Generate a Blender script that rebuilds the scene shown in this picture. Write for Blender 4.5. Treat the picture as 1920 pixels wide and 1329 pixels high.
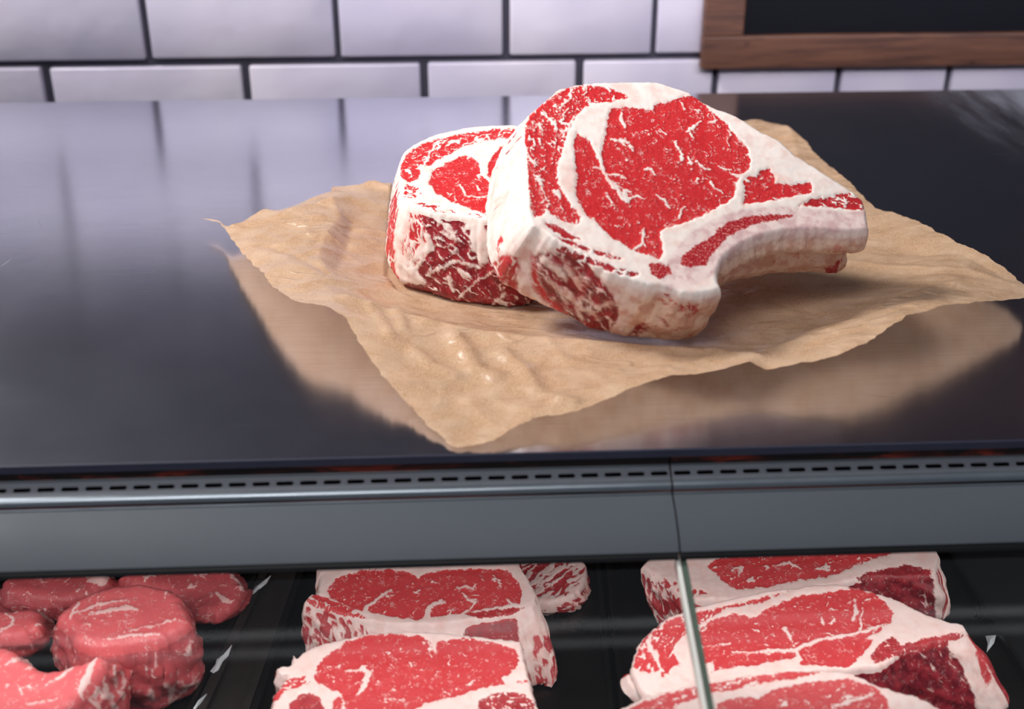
import bpy, bmesh, math
import numpy as np
from mathutils import Vector, Matrix
from mathutils.geometry import delaunay_2d_cdt

for o in list(bpy.data.objects): bpy.data.objects.remove(o)
C = bpy.context.scene.collection
S = bpy.context.scene

# ------------------------------------------------------------------ camera, world, lights
FPX, TH, PSI, CH = 2347.0, math.radians(27.5), math.radians(2.8), 0.36
Fv = np.array([math.sin(PSI)*math.cos(TH), math.cos(PSI)*math.cos(TH), -math.sin(TH)])
Rv = np.array([math.cos(PSI), -math.sin(PSI), 0.0])
Uv = np.cross(Rv, Fv)
CAM = np.array([0, 0, CH])
cd = bpy.data.cameras.new('camera'); cam = bpy.data.objects.new('camera', cd); C.objects.link(cam)
cam.matrix_world = Matrix(((Rv[0], Uv[0], -Fv[0], 0), (Rv[1], Uv[1], -Fv[1], 0), (Rv[2], Uv[2], -Fv[2], CH), (0, 0, 0, 1)))
cd.sensor_width = 36; cd.lens = FPX/1920*36; cd.clip_start = 0.01
cd.dof.use_dof = True; cd.dof.focus_distance = 0.86; cd.dof.aperture_fstop = 5.6
S.camera = cam
S.view_settings.view_transform = 'Standard'; S.view_settings.look = 'None'
S.view_settings.gamma = 1; S.view_settings.use_curve_mapping = False
S.view_settings.exposure = 0.0

def ray(x, y): return Fv + Rv*(x-960)/FPX - Uv*(y-664.5)/FPX
def at_z(x, y, z): d = ray(x, y); return CAM + d*(z-CH)/d[2]
def at_y(x, y, Y): d = ray(x, y); return CAM + d*Y/d[1]
def at_plane(x, y, p, n):
    d = ray(x, y); return CAM + d*(np.dot(p-CAM, n)/np.dot(d, n))
def proj(P):
    v = np.asarray(P)-CAM; w = v@Fv
    return 960+FPX*(v@Rv)/w, 664.5-FPX*(v@Uv)/w

w = bpy.data.worlds.new('world'); S.world = w; w.use_nodes = True
w.node_tree.nodes['Background'].inputs[0].default_value = (0.80, 0.86, 1.0, 1)
w.node_tree.nodes['Background'].inputs[1].default_value = 0.19

def area(name, loc, target, sx, sy, power, col=(1, 1, 1), spread=180):
    l = bpy.data.lights.new(name, 'AREA'); l.shape = 'RECTANGLE'; l.size = sx; l.size_y = sy
    l.energy = power; l.color = col; l.spread = math.radians(spread)
    o = bpy.data.objects.new(name, l); C.objects.link(o); o.location = loc
    o.rotation_euler = (Vector(target)-Vector(loc)).to_track_quat('-Z', 'Y').to_euler()
    return o
area('key_lamp', (-1.15, 1.12, 1.30), (0.12, 0.80, 0.03), 0.32, 0.32, 13.2, (1, 0.97, 0.93), 110)
area('fill_lamp', (-0.40, -0.15, 1.5), (0.1, 0.75, 0.0), 0.8, 0.6, 6.4, (1, 0.98, 0.97), 120)
area('wall_fill', (0.50, 0.45, 0.56), (0.48, 1.4, 0.06), 1.2, 0.12, 1.35, (0.94, 0.92, 1.0), 60)  # unseen light added to brighten the tiled wall
CASE_W = 1.08
for k, (yy, zz, pw) in enumerate(((1.215, 1.9, 0.17), (1.175, 1.9, 0.12))):
    area('ceiling_tube', (0.1, yy, zz), (0.1, yy, 0.0), 2.6, 0.018, pw, (0.9, 0.95, 1.0), 180)

# ------------------------------------------------------------------ helpers
def lin(c): 
    return tuple(((v/255)/12.92 if v/255 <= 0.04045 else ((v/255+0.055)/1.055)**2.4) for v in c)+(1,)
class NT:
    def __init__(s, name):
        s.m = bpy.data.materials.new(name); s.m.use_nodes = True; s.t = s.m.node_tree
        s.b = s.t.nodes['Principled BSDF']; s.out = s.t.nodes['Material Output']
    def n(s, typ, ins=None, **kw):
        nd = s.t.nodes.new(typ)
        for k, v in kw.items(): setattr(nd, k, v)
        for k, v in (ins or {}).items(): s.set(nd.inputs[k], v)
        return nd
    def set(s, sock, v):
        if hasattr(v, 'links') or isinstance(v, bpy.types.NodeSocket): s.t.links.new(v, sock)
        else: sock.default_value = v
    def math(s, op, a, b=0.0, c=0.0):
        nd = s.n('ShaderNodeMath', operation=op)
        for i, v in enumerate((a, b, c)): s.set(nd.inputs[i], v)
        return nd.outputs[0]
    def smooth(s, v, lo, hi, a=0.0, b=1.0):
        nd = s.n('ShaderNodeMapRange', interpolation_type='SMOOTHSTEP')
        for k, x in zip(('Value', 'From Min', 'From Max', 'To Min', 'To Max'), (v, lo, hi, a, b)): s.set(nd.inputs[k], x)
        return nd.outputs[0]
    def mix(s, f, a, b, typ='MIX'):
        nd = s.n('ShaderNodeMix', data_type='RGBA', blend_type=typ)
        s.set(nd.inputs[0], f); s.set(nd.inputs[6], a); s.set(nd.inputs[7], b); return nd.outputs[2]
    def noise(s, co, scale, detail=2, rough=0.5, dist=0.0):
        nd = s.n('ShaderNodeTexNoise', {'Scale': scale, 'Detail': detail, 'Roughness': rough, 'Distortion': dist})
        s.t.links.new(co, nd.inputs['Vector']); return nd.outputs[0]
    def attr(s, name): return s.n('ShaderNodeAttribute', attribute_name=name).outputs['Fac']
    def obj(s): return s.n('ShaderNodeTexCoord').outputs['Object']
    def mapping(s, co, sc=(1, 1, 1), rot=(0, 0, 0)):
        nd = s.n('ShaderNodeMapping'); s.t.links.new(co, nd.inputs[0]); nd.inputs['Scale'].default_value = sc; nd.inputs['Rotation'].default_value = rot
        return nd.outputs[0]
    def bump(s, h, strength, dist, normal=None):
        nd = s.n('ShaderNodeBump', {'Height': h, 'Strength': strength, 'Distance': dist})
        if normal is not None: s.t.links.new(normal, nd.inputs['Normal'])
        return nd.outputs[0]
    def P(s, **kw):
        for k, v in kw.items(): s.set(s.b.inputs[k.replace('_', ' ')], v)
        return s.m

def tag(o, label=None, cat=None, group=None, kind=None):
    if label: o['label'] = label
    if cat: o['category'] = cat
    if group: o['group'] = group
    if kind: o['kind'] = kind
    return o
def empty(name, loc, label, cat, group=None):
    o = bpy.data.objects.new(name, None); C.objects.link(o); o.location = loc; o.empty_display_size = 0.05
    return tag(o, label, cat, group)
def mesh_obj(name, verts, faces, mat, parent=None, smooth=False):
    """verts are world coordinates; object origin is placed at the parent's base"""
    verts = np.asarray(verts, float)
    off = np.array(parent.location) if parent is not None else np.zeros(3)
    if parent is not None and parent.parent is not None: off = off+np.array(parent.parent.location)
    me = bpy.data.meshes.new(name); me.from_pydata((verts-off).tolist(), [], [list(f) for f in faces]); me.materials.append(mat)
    if smooth:
        me.polygons.foreach_set('use_smooth', [True]*len(me.polygons))
        if len(me.polygons) < 3000: me.set_sharp_from_angle(angle=math.radians(38))
    me.update()
    o = bpy.data.objects.new(name, me); C.objects.link(o)
    if parent is not None: o.parent = parent
    return o
class MB:
    def __init__(s): s.v = []; s.f = []
    def box(s, x0, x1, y0, y1, z0, z1, bev=0.0):
        bm = bmesh.new(); bmesh.ops.create_cube(bm, size=1)
        for v in bm.verts:
            v.co = Vector(((x0+x1)/2+v.co.x*(x1-x0), (y0+y1)/2+v.co.y*(y1-y0), (z0+z1)/2+v.co.z*(z1-z0)))
        if bev: bmesh.ops.bevel(bm, geom=list(bm.edges), offset=bev, segments=2, affect='EDGES', profile=0.5)
        s.add(bm); return s
    def add(s, bm):
        b = len(s.v); bm.verts.index_update()
        s.v += [tuple(v.co) for v in bm.verts]; s.f += [[b+v.index for v in f.verts] for f in bm.faces]; bm.free()
    def extrude(s, prof, xs):
        """prof: closed (y,z) list extruded through the x list"""
        b = len(s.v); n = len(prof)
        for x in xs: s.v += [(x, y, z) for y, z in prof]
        for i in range(len(xs)-1):
            for k in range(n):
                a = b+i*n+k; c = b+i*n+(k+1) % n
                s.f.append([a, c, c+n, a+n])
        s.f.append([b+k for k in range(n)][::-1]); s.f.append([b+(len(xs)-1)*n+k for k in range(n)])
        return s
    def build(s, name, mat, parent=None, smooth=False): 
        o = mesh_obj(name, s.v, s.f, mat, parent, smooth)
        bm = bmesh.new(); bm.from_mesh(o.data); bmesh.ops.recalc_face_normals(bm, faces=bm.faces); bm.to_mesh(o.data); bm.free()
        return o
rng = np.random.default_rng(5)
_perm = rng.permutation(256); _perm = np.concatenate([_perm, _perm])
_gr = np.stack([np.cos(np.arange(256)*2.399963), np.sin(np.arange(256)*2.399963)], 1)
def pn(x, y, seed=0):
    x = np.asarray(x, float)+seed*17.31; y = np.asarray(y, float)+seed*9.77
    xi = np.floor(x).astype(int); yi = np.floor(y).astype(int); xf = x-xi; yf = y-yi
    u = xf**3*(xf*(xf*6-15)+10); v = yf**3*(yf*(yf*6-15)+10)
    def g(i, j, a, b):
        h = _perm[(_perm[i & 255]+j) & 255]; return _gr[h, 0]*a+_gr[h, 1]*b
    n00 = g(xi, yi, xf, yf); n10 = g(xi+1, yi, xf-1, yf); n01 = g(xi, yi+1, xf, yf-1); n11 = g(xi+1, yi+1, xf-1, yf-1)
    return 1.41*((n00*(1-u)+n10*u)*(1-v)+(n01*(1-u)+n11*u)*v)
def sd_poly(px, py, poly):
    """signed distance, positive inside"""
    P = np.asarray(poly, float); n = len(P); best = np.full(px.shape, 1e18); ins = np.zeros(px.shape, bool)
    for i in range(n):
        a = P[i]; b = P[(i+1) % n]; e = b-a; L = max(e@e, 1e-12)
        wx = px-a[0]; wy = py-a[1]; t = np.clip((wx*e[0]+wy*e[1])/L, 0, 1)
        best = np.minimum(best, (wx-t*e[0])**2+(wy-t*e[1])**2)
        if a[1] != b[1]:
            c = (a[1] > py) != (b[1] > py)
            ins ^= c & (px < (b[0]-a[0])*(py-a[1])/(b[1]-a[1])+a[0])
    d = np.sqrt(best); return np.where(ins, d, -d)
def d_line(px, py, pts):
    """distance to a polyline minus its tapering half width; pts (x,y,halfwidth)"""
    best = np.full(px.shape, 1e9)
    for a, b in zip(pts[:-1], pts[1:]):
        e = np.array(b[:2], float)-np.array(a[:2]); L = max(e@e, 1e-9)
        wx = px-a[0]; wy = py-a[1]; t = np.clip((wx*e[0]+wy*e[1])/L, 0, 1)
        best = np.minimum(best, np.hypot(wx-t*e[0], wy-t*e[1])-(a[2]+(b[2]-a[2])*t))
    return best
def resample(pts, step, smooth=True):
    """closed Catmull-Rom through rows of pts (first two columns are the metric)"""
    P = np.asarray(pts, float); n = len(P); out = []
    for i in range(n):
        p0, p1, p2, p3 = P[i-1], P[i], P[(i+1) % n], P[(i+2) % n]
        k = max(1, int(round(np.hypot(*(p2-p1)[:2])/step)))
        for t in np.arange(k)/k:
            if smooth:
                q = 0.5*((2*p1)+(-p0+p2)*t+(2*p0-5*p1+4*p2-p3)*t*t+(-p0+3*p1-3*p2+p3)*t**3)
                q = 0.6*q+0.4*(p1+(p2-p1)*t)
            else: q = p1+(p2-p1)*t
            out.append(q)
    return np.array(out)

# ------------------------------------------------------------------ materials
def m_meat(name, wet=0.32, dull=0.0, scale=1.0, pink=0.0, fl=1.0, tint=(226, 96, 100)):
    s = NT(name); co = s.obj()
    mus, deep, bone, mar = s.attr('muscle'), s.attr('deep'), s.attr('bone'), s.attr('marrow'); soft = s.attr('soft')
    n_edge = s.noise(co, 520*scale, 3, 0.65)
    n_grain = s.noise(co, 900*scale, 3, 0.7)
    n_mid = s.noise(co, 130*scale, 3, 0.55)
    n_big = s.noise(co, 32*scale, 2, 0.5)
    edge = s.math('ADD', mus, s.math('MULTIPLY', s.math('SUBTRACT', n_edge, 0.5), 7.0))
    m0 = s.smooth(edge, s.math('SUBTRACT', -0.9, s.math('MULTIPLY', soft, 3.2)), s.math('ADD', 1.3, s.math('MULTIPLY', soft, 5.0)))
    # curling white flecks of marbling: thin ridges of a distorted noise, broken up by a mask
    r1 = s.noise(s.mapping(co, (1, 1.0, 1), (0, 0, 0.6)), 115*scale, 3, 0.62, 1.4)
    ridge = s.math('ABSOLUTE', s.math('SUBTRACT', r1, 0.5))
    mask = s.noise(co, 210*scale, 2, 0.5, 0.3)
    vein = s.math('MULTIPLY', s.smooth(ridge, 0.008, 0.024, 1, 0), s.smooth(mask, 0.53, 0.61))
    r2 = s.noise(s.mapping(co, (1.0, 0.45, 1.0), (0, 0, 0.7)), 400*scale, 2, 0.6, 0.8)
    speck = s.math('MULTIPLY', s.smooth(r2, 0.64, 0.70), s.smooth(n_mid, 0.42, 0.58))
    fleck = s.math('MAXIMUM', s.math('MULTIPLY', vein, 0.66*fl), s.math('MULTIPLY', speck, 0.42*fl))
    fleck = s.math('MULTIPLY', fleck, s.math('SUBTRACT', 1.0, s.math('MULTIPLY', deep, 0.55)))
    red = s.mix(s.smooth(n_grain, 0.3, 0.7), lin((186, 30, 38)), lin((226, 66, 66)))
    red = s.mix(s.smooth(n_big, 0.35, 0.68), red, lin((206, 44, 48)))
    if pink: red = s.mix(pink, red, lin(tint))
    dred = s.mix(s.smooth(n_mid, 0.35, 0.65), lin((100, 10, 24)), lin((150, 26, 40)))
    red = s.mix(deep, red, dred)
    fat = s.mix(s.smooth(n_mid, 0.42, 0.72), lin((246, 232, 224)), lin((238, 212, 202)))
    fat = s.mix(s.math('MULTIPLY', s.smooth(n_big, 0.56, 0.72), 0.5), fat, lin((240, 190, 178)))
    if pink: fat = s.mix(min(1, pink*1.3), fat, lin((250, 200, 196)))
    # membrane covered flanks: peach and pink tones come through the fat
    flank = s.mix(s.smooth(n_mid, 0.38, 0.66), lin((240, 212, 202)), lin((216, 160, 150)))
    flank = s.mix(s.math('MULTIPLY', s.smooth(n_big, 0.50, 0.68), 0.6), flank, lin((224, 146, 124)))
    fat = s.mix(s.math('MULTIPLY', soft, 0.85), fat, flank)
    bn = s.mix(s.smooth(n_mid, 0.4, 0.65), lin((238, 214, 208)), lin((214, 178, 176)))
    bn = s.mix(soft, bn, s.mix(s.smooth(n_mid, 0.40, 0.62), lin((238, 208, 188)), lin((214, 164, 140))))
    spots = s.math('MULTIPLY', s.smooth(s.noise(co, 95*scale, 3, 0.6), 0.60, 0.68), s.math('MULTIPLY', bone, s.math('MULTIPLY', soft, 0.55)))
    bn = s.mix(spots, bn, lin((186, 66, 52)))
    base = s.mix(bone, fat, bn)
    col = s.mix(m0, base, s.mix(fleck, red, lin((246, 214, 208))))
    mm = s.smooth(s.math('ADD', mar, s.math('MULTIPLY', s.math('SUBTRACT', n_edge, 0.5), 9.0)), -1.5, 2.0)
    marc = s.mix(s.smooth(n_grain, 0.52, 0.66), lin((168, 22, 34)), lin((236, 150, 142)))
    col = s.mix(mm, col, marc)
    if dull: col = s.mix(dull, col, lin((120, 60, 60)))
    h = s.math('ADD', s.math('MULTIPLY', n_grain, s.math('ADD', s.math('MULTIPLY', m0, 0.35), 0.15)), s.math('ADD', s.math('MULTIPLY', n_mid, 0.14), s.math('MULTIPLY', m0, -0.12)))
    h = s.math('ADD', h, s.math('MULTIPLY', fleck, 0.12))
    nb = s.bump(h, 0.5, 0.0009)
    return s.P(Base_Color=col, Roughness=s.smooth(n_mid, 0.3, 0.7, wet-0.08, wet+0.16), Normal=nb, Specular_IOR_Level=0.45,
               Subsurface_Weight=0.12, Subsurface_Scale=0.004, Subsurface_Radius=(1.0, 0.35, 0.25))
M_MEAT = m_meat('raw_beef')
M_CASE = m_meat('case_beef', 0.38, 0.0, 1.15, 0.30, 0.8)
M_FILET = m_meat('filet_beef', 0.36, 0.0, 0.85, 0.68, 0.8, (240, 124, 128))

def m_steel():
    s = NT('brushed_steel'); co = s.obj()
    n1 = s.noise(s.mapping(co, (30, 3800, 30)), 1.0, 2, 0.6)
    n2 = s.noise(s.mapping(co, (9, 9, 9)), 1.0, 3, 0.6)
    n3 = s.noise(s.mapping(co, (500, 500, 500)), 1.0, 1, 0.6)
    col = s.mix(s.smooth(n1, 0.3, 0.7), lin((220, 222, 236)), lin((240, 242, 252)))
    # fine scratches
    v = s.n('ShaderNodeTexVoronoi', {'Scale': 14.0}, feature='DISTANCE_TO_EDGE'); s.t.links.new(s.mapping(co, (0.5, 2.4, 1), (0, 0, 0.25)), v.inputs['Vector'])
    scr = s.math('MULTIPLY', s.smooth(v.outputs[0], 0.0, 0.0035, 1, 0), s.smooth(s.noise(co, 22, 2), 0.60, 0.68))
    col = s.mix(s.math('MULTIPLY', scr, 0.2), col, lin((235, 235, 240)))
    tg = s.n('ShaderNodeTangent', direction_type='UV_MAP', uv_map='UVMap')
    rough = s.math('ADD', s.smooth(n2, 0.3, 0.7, 0.16, 0.18), s.math('MULTIPLY', scr, 0.1))
    # rougher cloudy patch added at the far right end to spread a soft glare
    sep = s.n('ShaderNodeSeparateXYZ', {0: co}); n5 = s.noise(s.mapping(co, (26, 5, 1)), 1.0, 3, 0.6)
    sm = s.math('MULTIPLY', s.smooth(s.math('ADD', sep.outputs[0], s.math('MULTIPLY', n5, 0.12)), 0.42, 0.56), s.smooth(s.math('ADD', sep.outputs[1], s.math('MULTIPLY', n5, 0.1)), 0.10, 0.24))
    sm = s.math('MULTIPLY', sm, s.smooth(n5, 0.3, 0.65, 0.35, 1.0))
    rough = s.math('ADD', rough, s.math('MULTIPLY', sm, 0.30))
    nb = s.bump(n1, 0.05, 0.0003)
    nb = s.bump(n3, 0.03, 0.0003, nb)
    return s.P(Base_Color=col, Metallic=1.0, Roughness=rough, Anisotropic=0.72, Anisotropic_Rotation=0.25, Tangent=tg.outputs[0], Normal=nb)
M_STEEL = m_steel()
def m_simple(name, rgb, rough=0.5, metal=0.0, var=0.12, nsc=60, bump=0.0, spec=0.5, coat=0.0):
    s = NT(name); co = s.obj(); n = s.noise(co, nsc, 4, 0.6)
    a = tuple(min(1, c*(1+var)) for c in lin(rgb)[:3])+(1,); b = tuple(c*(1-var) for c in lin(rgb)[:3])+(1,)
    kw = dict(Base_Color=s.mix(n, b, a), Roughness=s.smooth(n, 0.2, 0.8, max(0.03, rough-0.05), rough+0.05), Metallic=metal, Specular_IOR_Level=spec, Coat_Weight=coat)
    if bump: kw['Normal'] = s.bump(s.noise(co, nsc*8, 3), bump, 0.0005)
    return s.P(**kw)
M_PANEL = m_simple('slate_enamel', (72, 78, 85), 0.60, 0.0, 0.05, 20, 0.1, 0.3)
M_BEAD = m_simple('satin_aluminium', (128, 136, 144), 0.34, 0.8, 0.06, 30, 0.05)
M_VENT = m_simple('dark_vent_plastic', (92, 95, 104), 0.5, 0.1, 0.15, 90, 0.2)
M_BLACK = m_simple('black_rubber', (12, 12, 15), 0.45, 0, 0.2, 60)
M_EDGE = m_simple('steel_edge_dark_reflection', (48, 50, 68), 0.55, 0.0, 0.15, 70)  # steel edge; the dark room it mirrors is painted into the colour
M_TRAY = m_simple('black_tray', (22, 20, 19), 0.30, 0, 0.3, 40, 0.35)
M_RUBBER = m_simple('worn_divider_rubber', (42, 38, 36), 0.42, 0, 0.3, 90, 0.5)
M_GROUT = m_simple('dark_grout', (74, 72, 84), 0.9, 0, 0.2, 80)
M_DARKWALL = m_simple('unseen_wall_dark', (22, 22, 36), 0.9, 0, 0.06, 6)  # unseen upper wall, made dark so the worktop reflection fades towards the front
M_BOARD = m_simple('chalkboard_slate', (9, 9, 20), 0.6, 0, 0.25, 7, 0, 0.2)
M_BODY = m_simple('case_body_steel', (40, 40, 44), 0.5, 0.4, 0.1, 20)
def m_rosewood():
    s = NT('rosewood_strip'); co = s.obj()
    n = s.noise(s.mapping(co, (22, 150, 150)), 1.0, 4, 0.7); n2 = s.noise(s.mapping(co, (12, 1, 1)), 1.0, 2)
    return s.P(Base_Color=s.mix(s.math('MULTIPLY', s.smooth(n, 0.45, 0.62), s.smooth(n2, 0.45, 0.58)), lin((22, 9, 8)), lin((140, 44, 20))), Roughness=0.4)
M_ROSE = m_rosewood()
def m_tile():
    s = NT('glazed_tile'); co = s.obj(); n = s.noise(co, 6, 2, 0.5); n2 = s.noise(co, 24, 2, 0.5)
    col = s.mix(s.smooth(n, 0.3, 0.7), lin((205, 198, 218)), lin((224, 216, 229)))
    return s.P(Base_Color=col, Roughness=0.30, Normal=s.bump(s.math('ADD', n, s.math('MULTIPLY', n2, 0.25)), 0.4, 0.012), Specular_IOR_Level=0.4)
M_TILE = m_tile()
def m_wood():
    s = NT('walnut_frame'); co = s.obj()
    n = s.noise(s.mapping(co, (9, 60, 130)), 1.0, 4, 0.65, 0.6); n2 = s.noise(co, 9, 2)
    col = s.mix(s.smooth(n, 0.3, 0.7), lin((74, 46, 38)), lin((116, 76, 58)))
    v = s.noise(s.mapping(co, (28, 10, 60)), 1.0, 2)
    col = s.mix(s.smooth(v, 0.72, 0.80), col, lin((40, 24, 22)))
    return s.P(Base_Color=col, Roughness=0.5)
M_WOOD = m_wood()
def m_kraft():
    s = NT('kraft_paper'); co = s.obj()
    nf = s.noise(co, 1500, 3, 0.7); nm = s.noise(co, 55, 3, 0.6); nb = s.noise(co, 9, 2, 0.5)
    fib = s.noise(s.mapping(co, (300, 1400, 300), (0, 0, 0.5)), 1.0, 2, 0.6)
    col = s.mix(s.smooth(nf, 0.36, 0.64), lin((192, 150, 114)), lin((232, 197, 164)))
    col = s.mix(s.smooth(nm, 0.35, 0.7, 0, 0.45), col, lin((234, 204, 176)))
    col = s.mix(s.math('MULTIPLY', s.smooth(fib, 0.66, 0.74), 0.35), col, lin((140, 94, 62)))
    # soft wrinkles: ridges of a stretched noise
    w1 = s.noise(s.mapping(co, (16, 40, 20), (0, 0, 0.75)), 1.0, 2, 0.45, 0.5)
    w2 = s.noise(s.mapping(co, (22, 50, 20), (0, 0, -0.35)), 1.0, 2, 0.45, 0.4)
    cr = s.math('ADD', s.smooth(s.math('ABSOLUTE', s.math('SUBTRACT', w1, 0.5)), 0.0, 0.07, 1, 0), s.math('MULTIPLY', s.smooth(s.math('ABSOLUTE', s.math('SUBTRACT', w2, 0.5)), 0.0, 0.05, 1, 0), 0.5))
    cr = s.math('MULTIPLY', cr, s.smooth(s.noise(co, 11, 2), 0.42, 0.62))
    h = s.math('ADD', s.math('MULTIPLY', cr, 0.45), s.math('MULTIPLY', nm, 0.7))
    nrm = s.bump(h, 0.6, 0.0026); nrm = s.bump(nf, 0.10, 0.0003, nrm)
    s.P(Base_Color=col, Roughness=s.smooth(nm, 0.3, 0.7, 0.24, 0.40), Normal=nrm, Specular_IOR_Level=0.5, Coat_Weight=s.smooth(s.noise(co, 13, 2), 0.38, 0.60, 0.15, 0.6), Coat_Roughness=0.17)
    tl_ = s.n('ShaderNodeBsdfTranslucent', {'Color': col, 'Normal': nrm}); mx = s.n('ShaderNodeMixShader', {0: 0.30})
    s.t.links.new(s.b.outputs[0], mx.inputs[1]); s.t.links.new(tl_.outputs[0], mx.inputs[2]); s.t.links.new(mx.outputs[0], s.out.inputs[0])
    return s.m
M_KRAFT = m_kraft()
def m_glass(name, tint=(1, 1, 1, 1), k=1.0):
    s = NT(name); s.t.nodes.remove(s.b)
    tr = s.n('ShaderNodeBsdfTransparent', {'Color': tint}); gl = s.n('ShaderNodeBsdfGlossy', {'Color': (1, 1, 1, 1), 'Roughness': 0.03})
    fr = s.n('ShaderNodeFresnel', {'IOR': 1.45}); mx = s.n('ShaderNodeMixShader', {0: s.math('MULTIPLY', s.math('MULTIPLY', fr.outputs[0], k), s.math('SUBTRACT', 1.0, s.n('ShaderNodeNewGeometry').outputs['Backfacing']))})
    s.t.links.new(tr.outputs[0], mx.inputs[1]); s.t.links.new(gl.outputs[0], mx.inputs[2]); s.t.links.new(mx.outputs[0], s.out.inputs[0])
    return s.m
M_GLASS = m_glass('case_glass', (0.97, 0.985, 0.98, 1))
M_FILM = m_simple('torn_clear_film', (215, 222, 226), 0.25, 0, 0.1, 200, 0.6)
M_JOINT = m_simple('polished_glass_edge', (74, 88, 76), 0.12, 0.0, 0.2, 150, 0.1, 1.0)
M_JOINTW = m_simple('bright_glass_bevel', (245, 245, 238), 0.15, 0.3, 0.08, 150, 0.1, 1.0)

# ------------------------------------------------------------------ the wall
WY = 1.40
def wx(x, y): return at_y(x, y, WY)[0]
Z_AB, TH_ = at_y(700, 111, WY)[2], 0.100
gap = 0.0082
rowA = [wx(x, 60) for x in (-500, -110, 277, 633, 949, 1225, 1478, 1712, 1925, 2130, 2330)]
rowB = [wx(x, 150) for x in (-720, -300, 90, 463, 795, 1085, 1340, 1570, 1775, 1960, 2160, 2360)]
mb = MB(); mb.box(-1.6, 1.8, WY+0.004, WY+0.06, -0.75, Z_AB+2.2*TH_); mb.build('wall_back_grout', M_GROUT).name = 'wall_back'
tag(bpy.data.objects['wall_back'], kind='structure')
tl = MB(); r2 = np.random.default_rng(3)
for r in range(-7, 3):
    xs = rowA if r % 2 == 0 else rowB
    z0 = Z_AB+r*TH_
    for a, b in zip(xs[:-1], xs[1:]):
        j = r2.uniform(-0.0012, 0.0012, 4)
        zt_ = z0+TH_*(0.2 if r == 2 else 1.0)
        tl.box(a+gap/2+j[0], b-gap/2+j[1], WY-0.006, WY+0.006, z0+gap/2+j[2]*.5, zt_-gap/2+j[3]*.5, 0.0025)
t = tl.build('wall_back_tiles', M_TILE, None, True); tag(t, kind='structure')
mb = MB(); mb.box(-1.6, 1.8, WY-0.006, WY+0.06, Z_AB+2.2*TH_, 1.6); tag(mb.build('wall_back_upper', M_DARKWALL), kind='structure')

# framed chalkboard
fx0 = wx(1312, 60); fx1 = wx(1388, 40); zb = at_y(1500, 132, WY-0.03)[2]; zt = at_y(1500, 66, WY-0.02)[2]
fw = fx1-fx0; X1 = 0.78; ZT = zb+0.42
board = empty('chalkboard', ((fx0+X1)/2, WY-0.02, zb), 'black chalkboard in a wooden frame hanging on the tiled wall', 'chalkboard')
def frame_bar(x0, x1, z0, z1): 
    m = MB(); m.box(x0, x1, WY-0.022, WY-0.007, z0, z1, 0.002); return m
hz = zt-zb
frame_bar(fx0, X1, zb, zt).build('frame_rail', M_WOOD, board)
frame_bar(fx0, X1, ZT, ZT+hz).build('frame_rail', M_WOOD, board)
m = MB(); m.box(fx0, fx1, WY-0.0225, WY-0.007, zt-hz*0.0, ZT, 0.002); m.build('frame_stile', M_WOOD, board)
m = MB(); m.box(X1-fw, X1, WY-0.0225, WY-0.007, zt, ZT, 0.002); m.build('frame_stile', M_WOOD, board)
m = MB(); m.box(fx1-0.004, X1-fw+0.004, WY-0.014, WY-0.008, zt-0.004, ZT+0.004); m.build('board_panel', M_BOARD, board)

# ------------------------------------------------------------------ worktop and display case
DF = at_z(960, 850, 0)[1]; DB = at_z(960, 180, 0)[1]
XL, XR = -0.75, 0.95
def step(p, beta, py):
    """walk from (y,z) towards the customer, beta degrees below horizontal, until image row py"""
    d = ray(960, py); k = d[2]/d[1]
    b = math.radians(beta); cy, cz = -math.cos(b), -math.sin(b)
    # CH + k*(y+s*cy) = z + s*cz
    s = (p[1]-CH-k*p[0])/(k*cy-cz)
    return (p[0]+s*cy, p[1]+s*cz)
top_edge = (DF, 0.0)
slab_b = step(top_edge, 90, 864.5)
m = MB(); wroot = empty('worktop', (0.1, (DF+DB)/2, -0.010), 'long brushed steel worktop on top of the meat display case', 'worktop')
m.extrude([(DB, 0), (DF+0.0008, 0), (DF+0.0008, slab_b[1]), (DB, -0.012)], [XL, XR])
work = m.build('top_sheet', M_STEEL, wroot)
m = MB(); m.extrude([(DF+0.0007, -0.0001), (DF+0.0002, -0.0003), (DF, -0.0008), (DF, slab_b[1]), (DF+0.0007, slab_b[1])], [XL, XR]); m.build('front_edge', M_EDGE, wroot)
me = work.data; uv = me.uv_layers.new(name='UVMap')
for l in me.loops: c = me.vertices[l.vertex_index].co; uv.data[l.index].uv = (c.x, c.y)

def offs(prof, t):
    """closed sheet of thickness t below the profile"""
    P = np.array(prof); T = np.gradient(P, axis=0); T /= np.linalg.norm(T, axis=1)[:, None]
    N = np.stack([-T[:, 1], T[:, 0]], 1); N[N[:, 1] > 0] *= -1
    Q = P+N*t
    return [tuple(p) for p in P]+[tuple(p) for p in Q[::-1]]
st0 = (DF+0.002, slab_b[1]-0.0002); st1 = step(st0, 88, 879)
v0 = st1; v1 = step(v0, 28, 907.5)
b_pts = [v1]; p = v1
for beta, py in ((8, 910), (20, 913), (38, 917), (58, 921), (80, 926)): p = step(p, beta, py); b_pts.append(p)
g0 = (p[0]+0.0035, p[1]-0.0005)
h0 = step((p[0], p[1]-0.0006), 80, 930)
h_pts = [h0]; p = h0
for beta, py in ((5, 931), (30, 932.5), (60, 934)): p = step(p, beta, py); h_pts.append(p)
p_pts = [(p[0]+0.0004, p[1]-0.0002)]; p = p_pts[0]
N_ = 18
for i in range(N_): 
    p = step(p, 14+30*(i/(N_-1))**1.1, 934+(1044-934)*(i+1)/N_); p_pts.append(p)
k0 = (p[0]+0.002, p[1]-0.0008); k1 = step(k0, 60, 1059)
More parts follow.
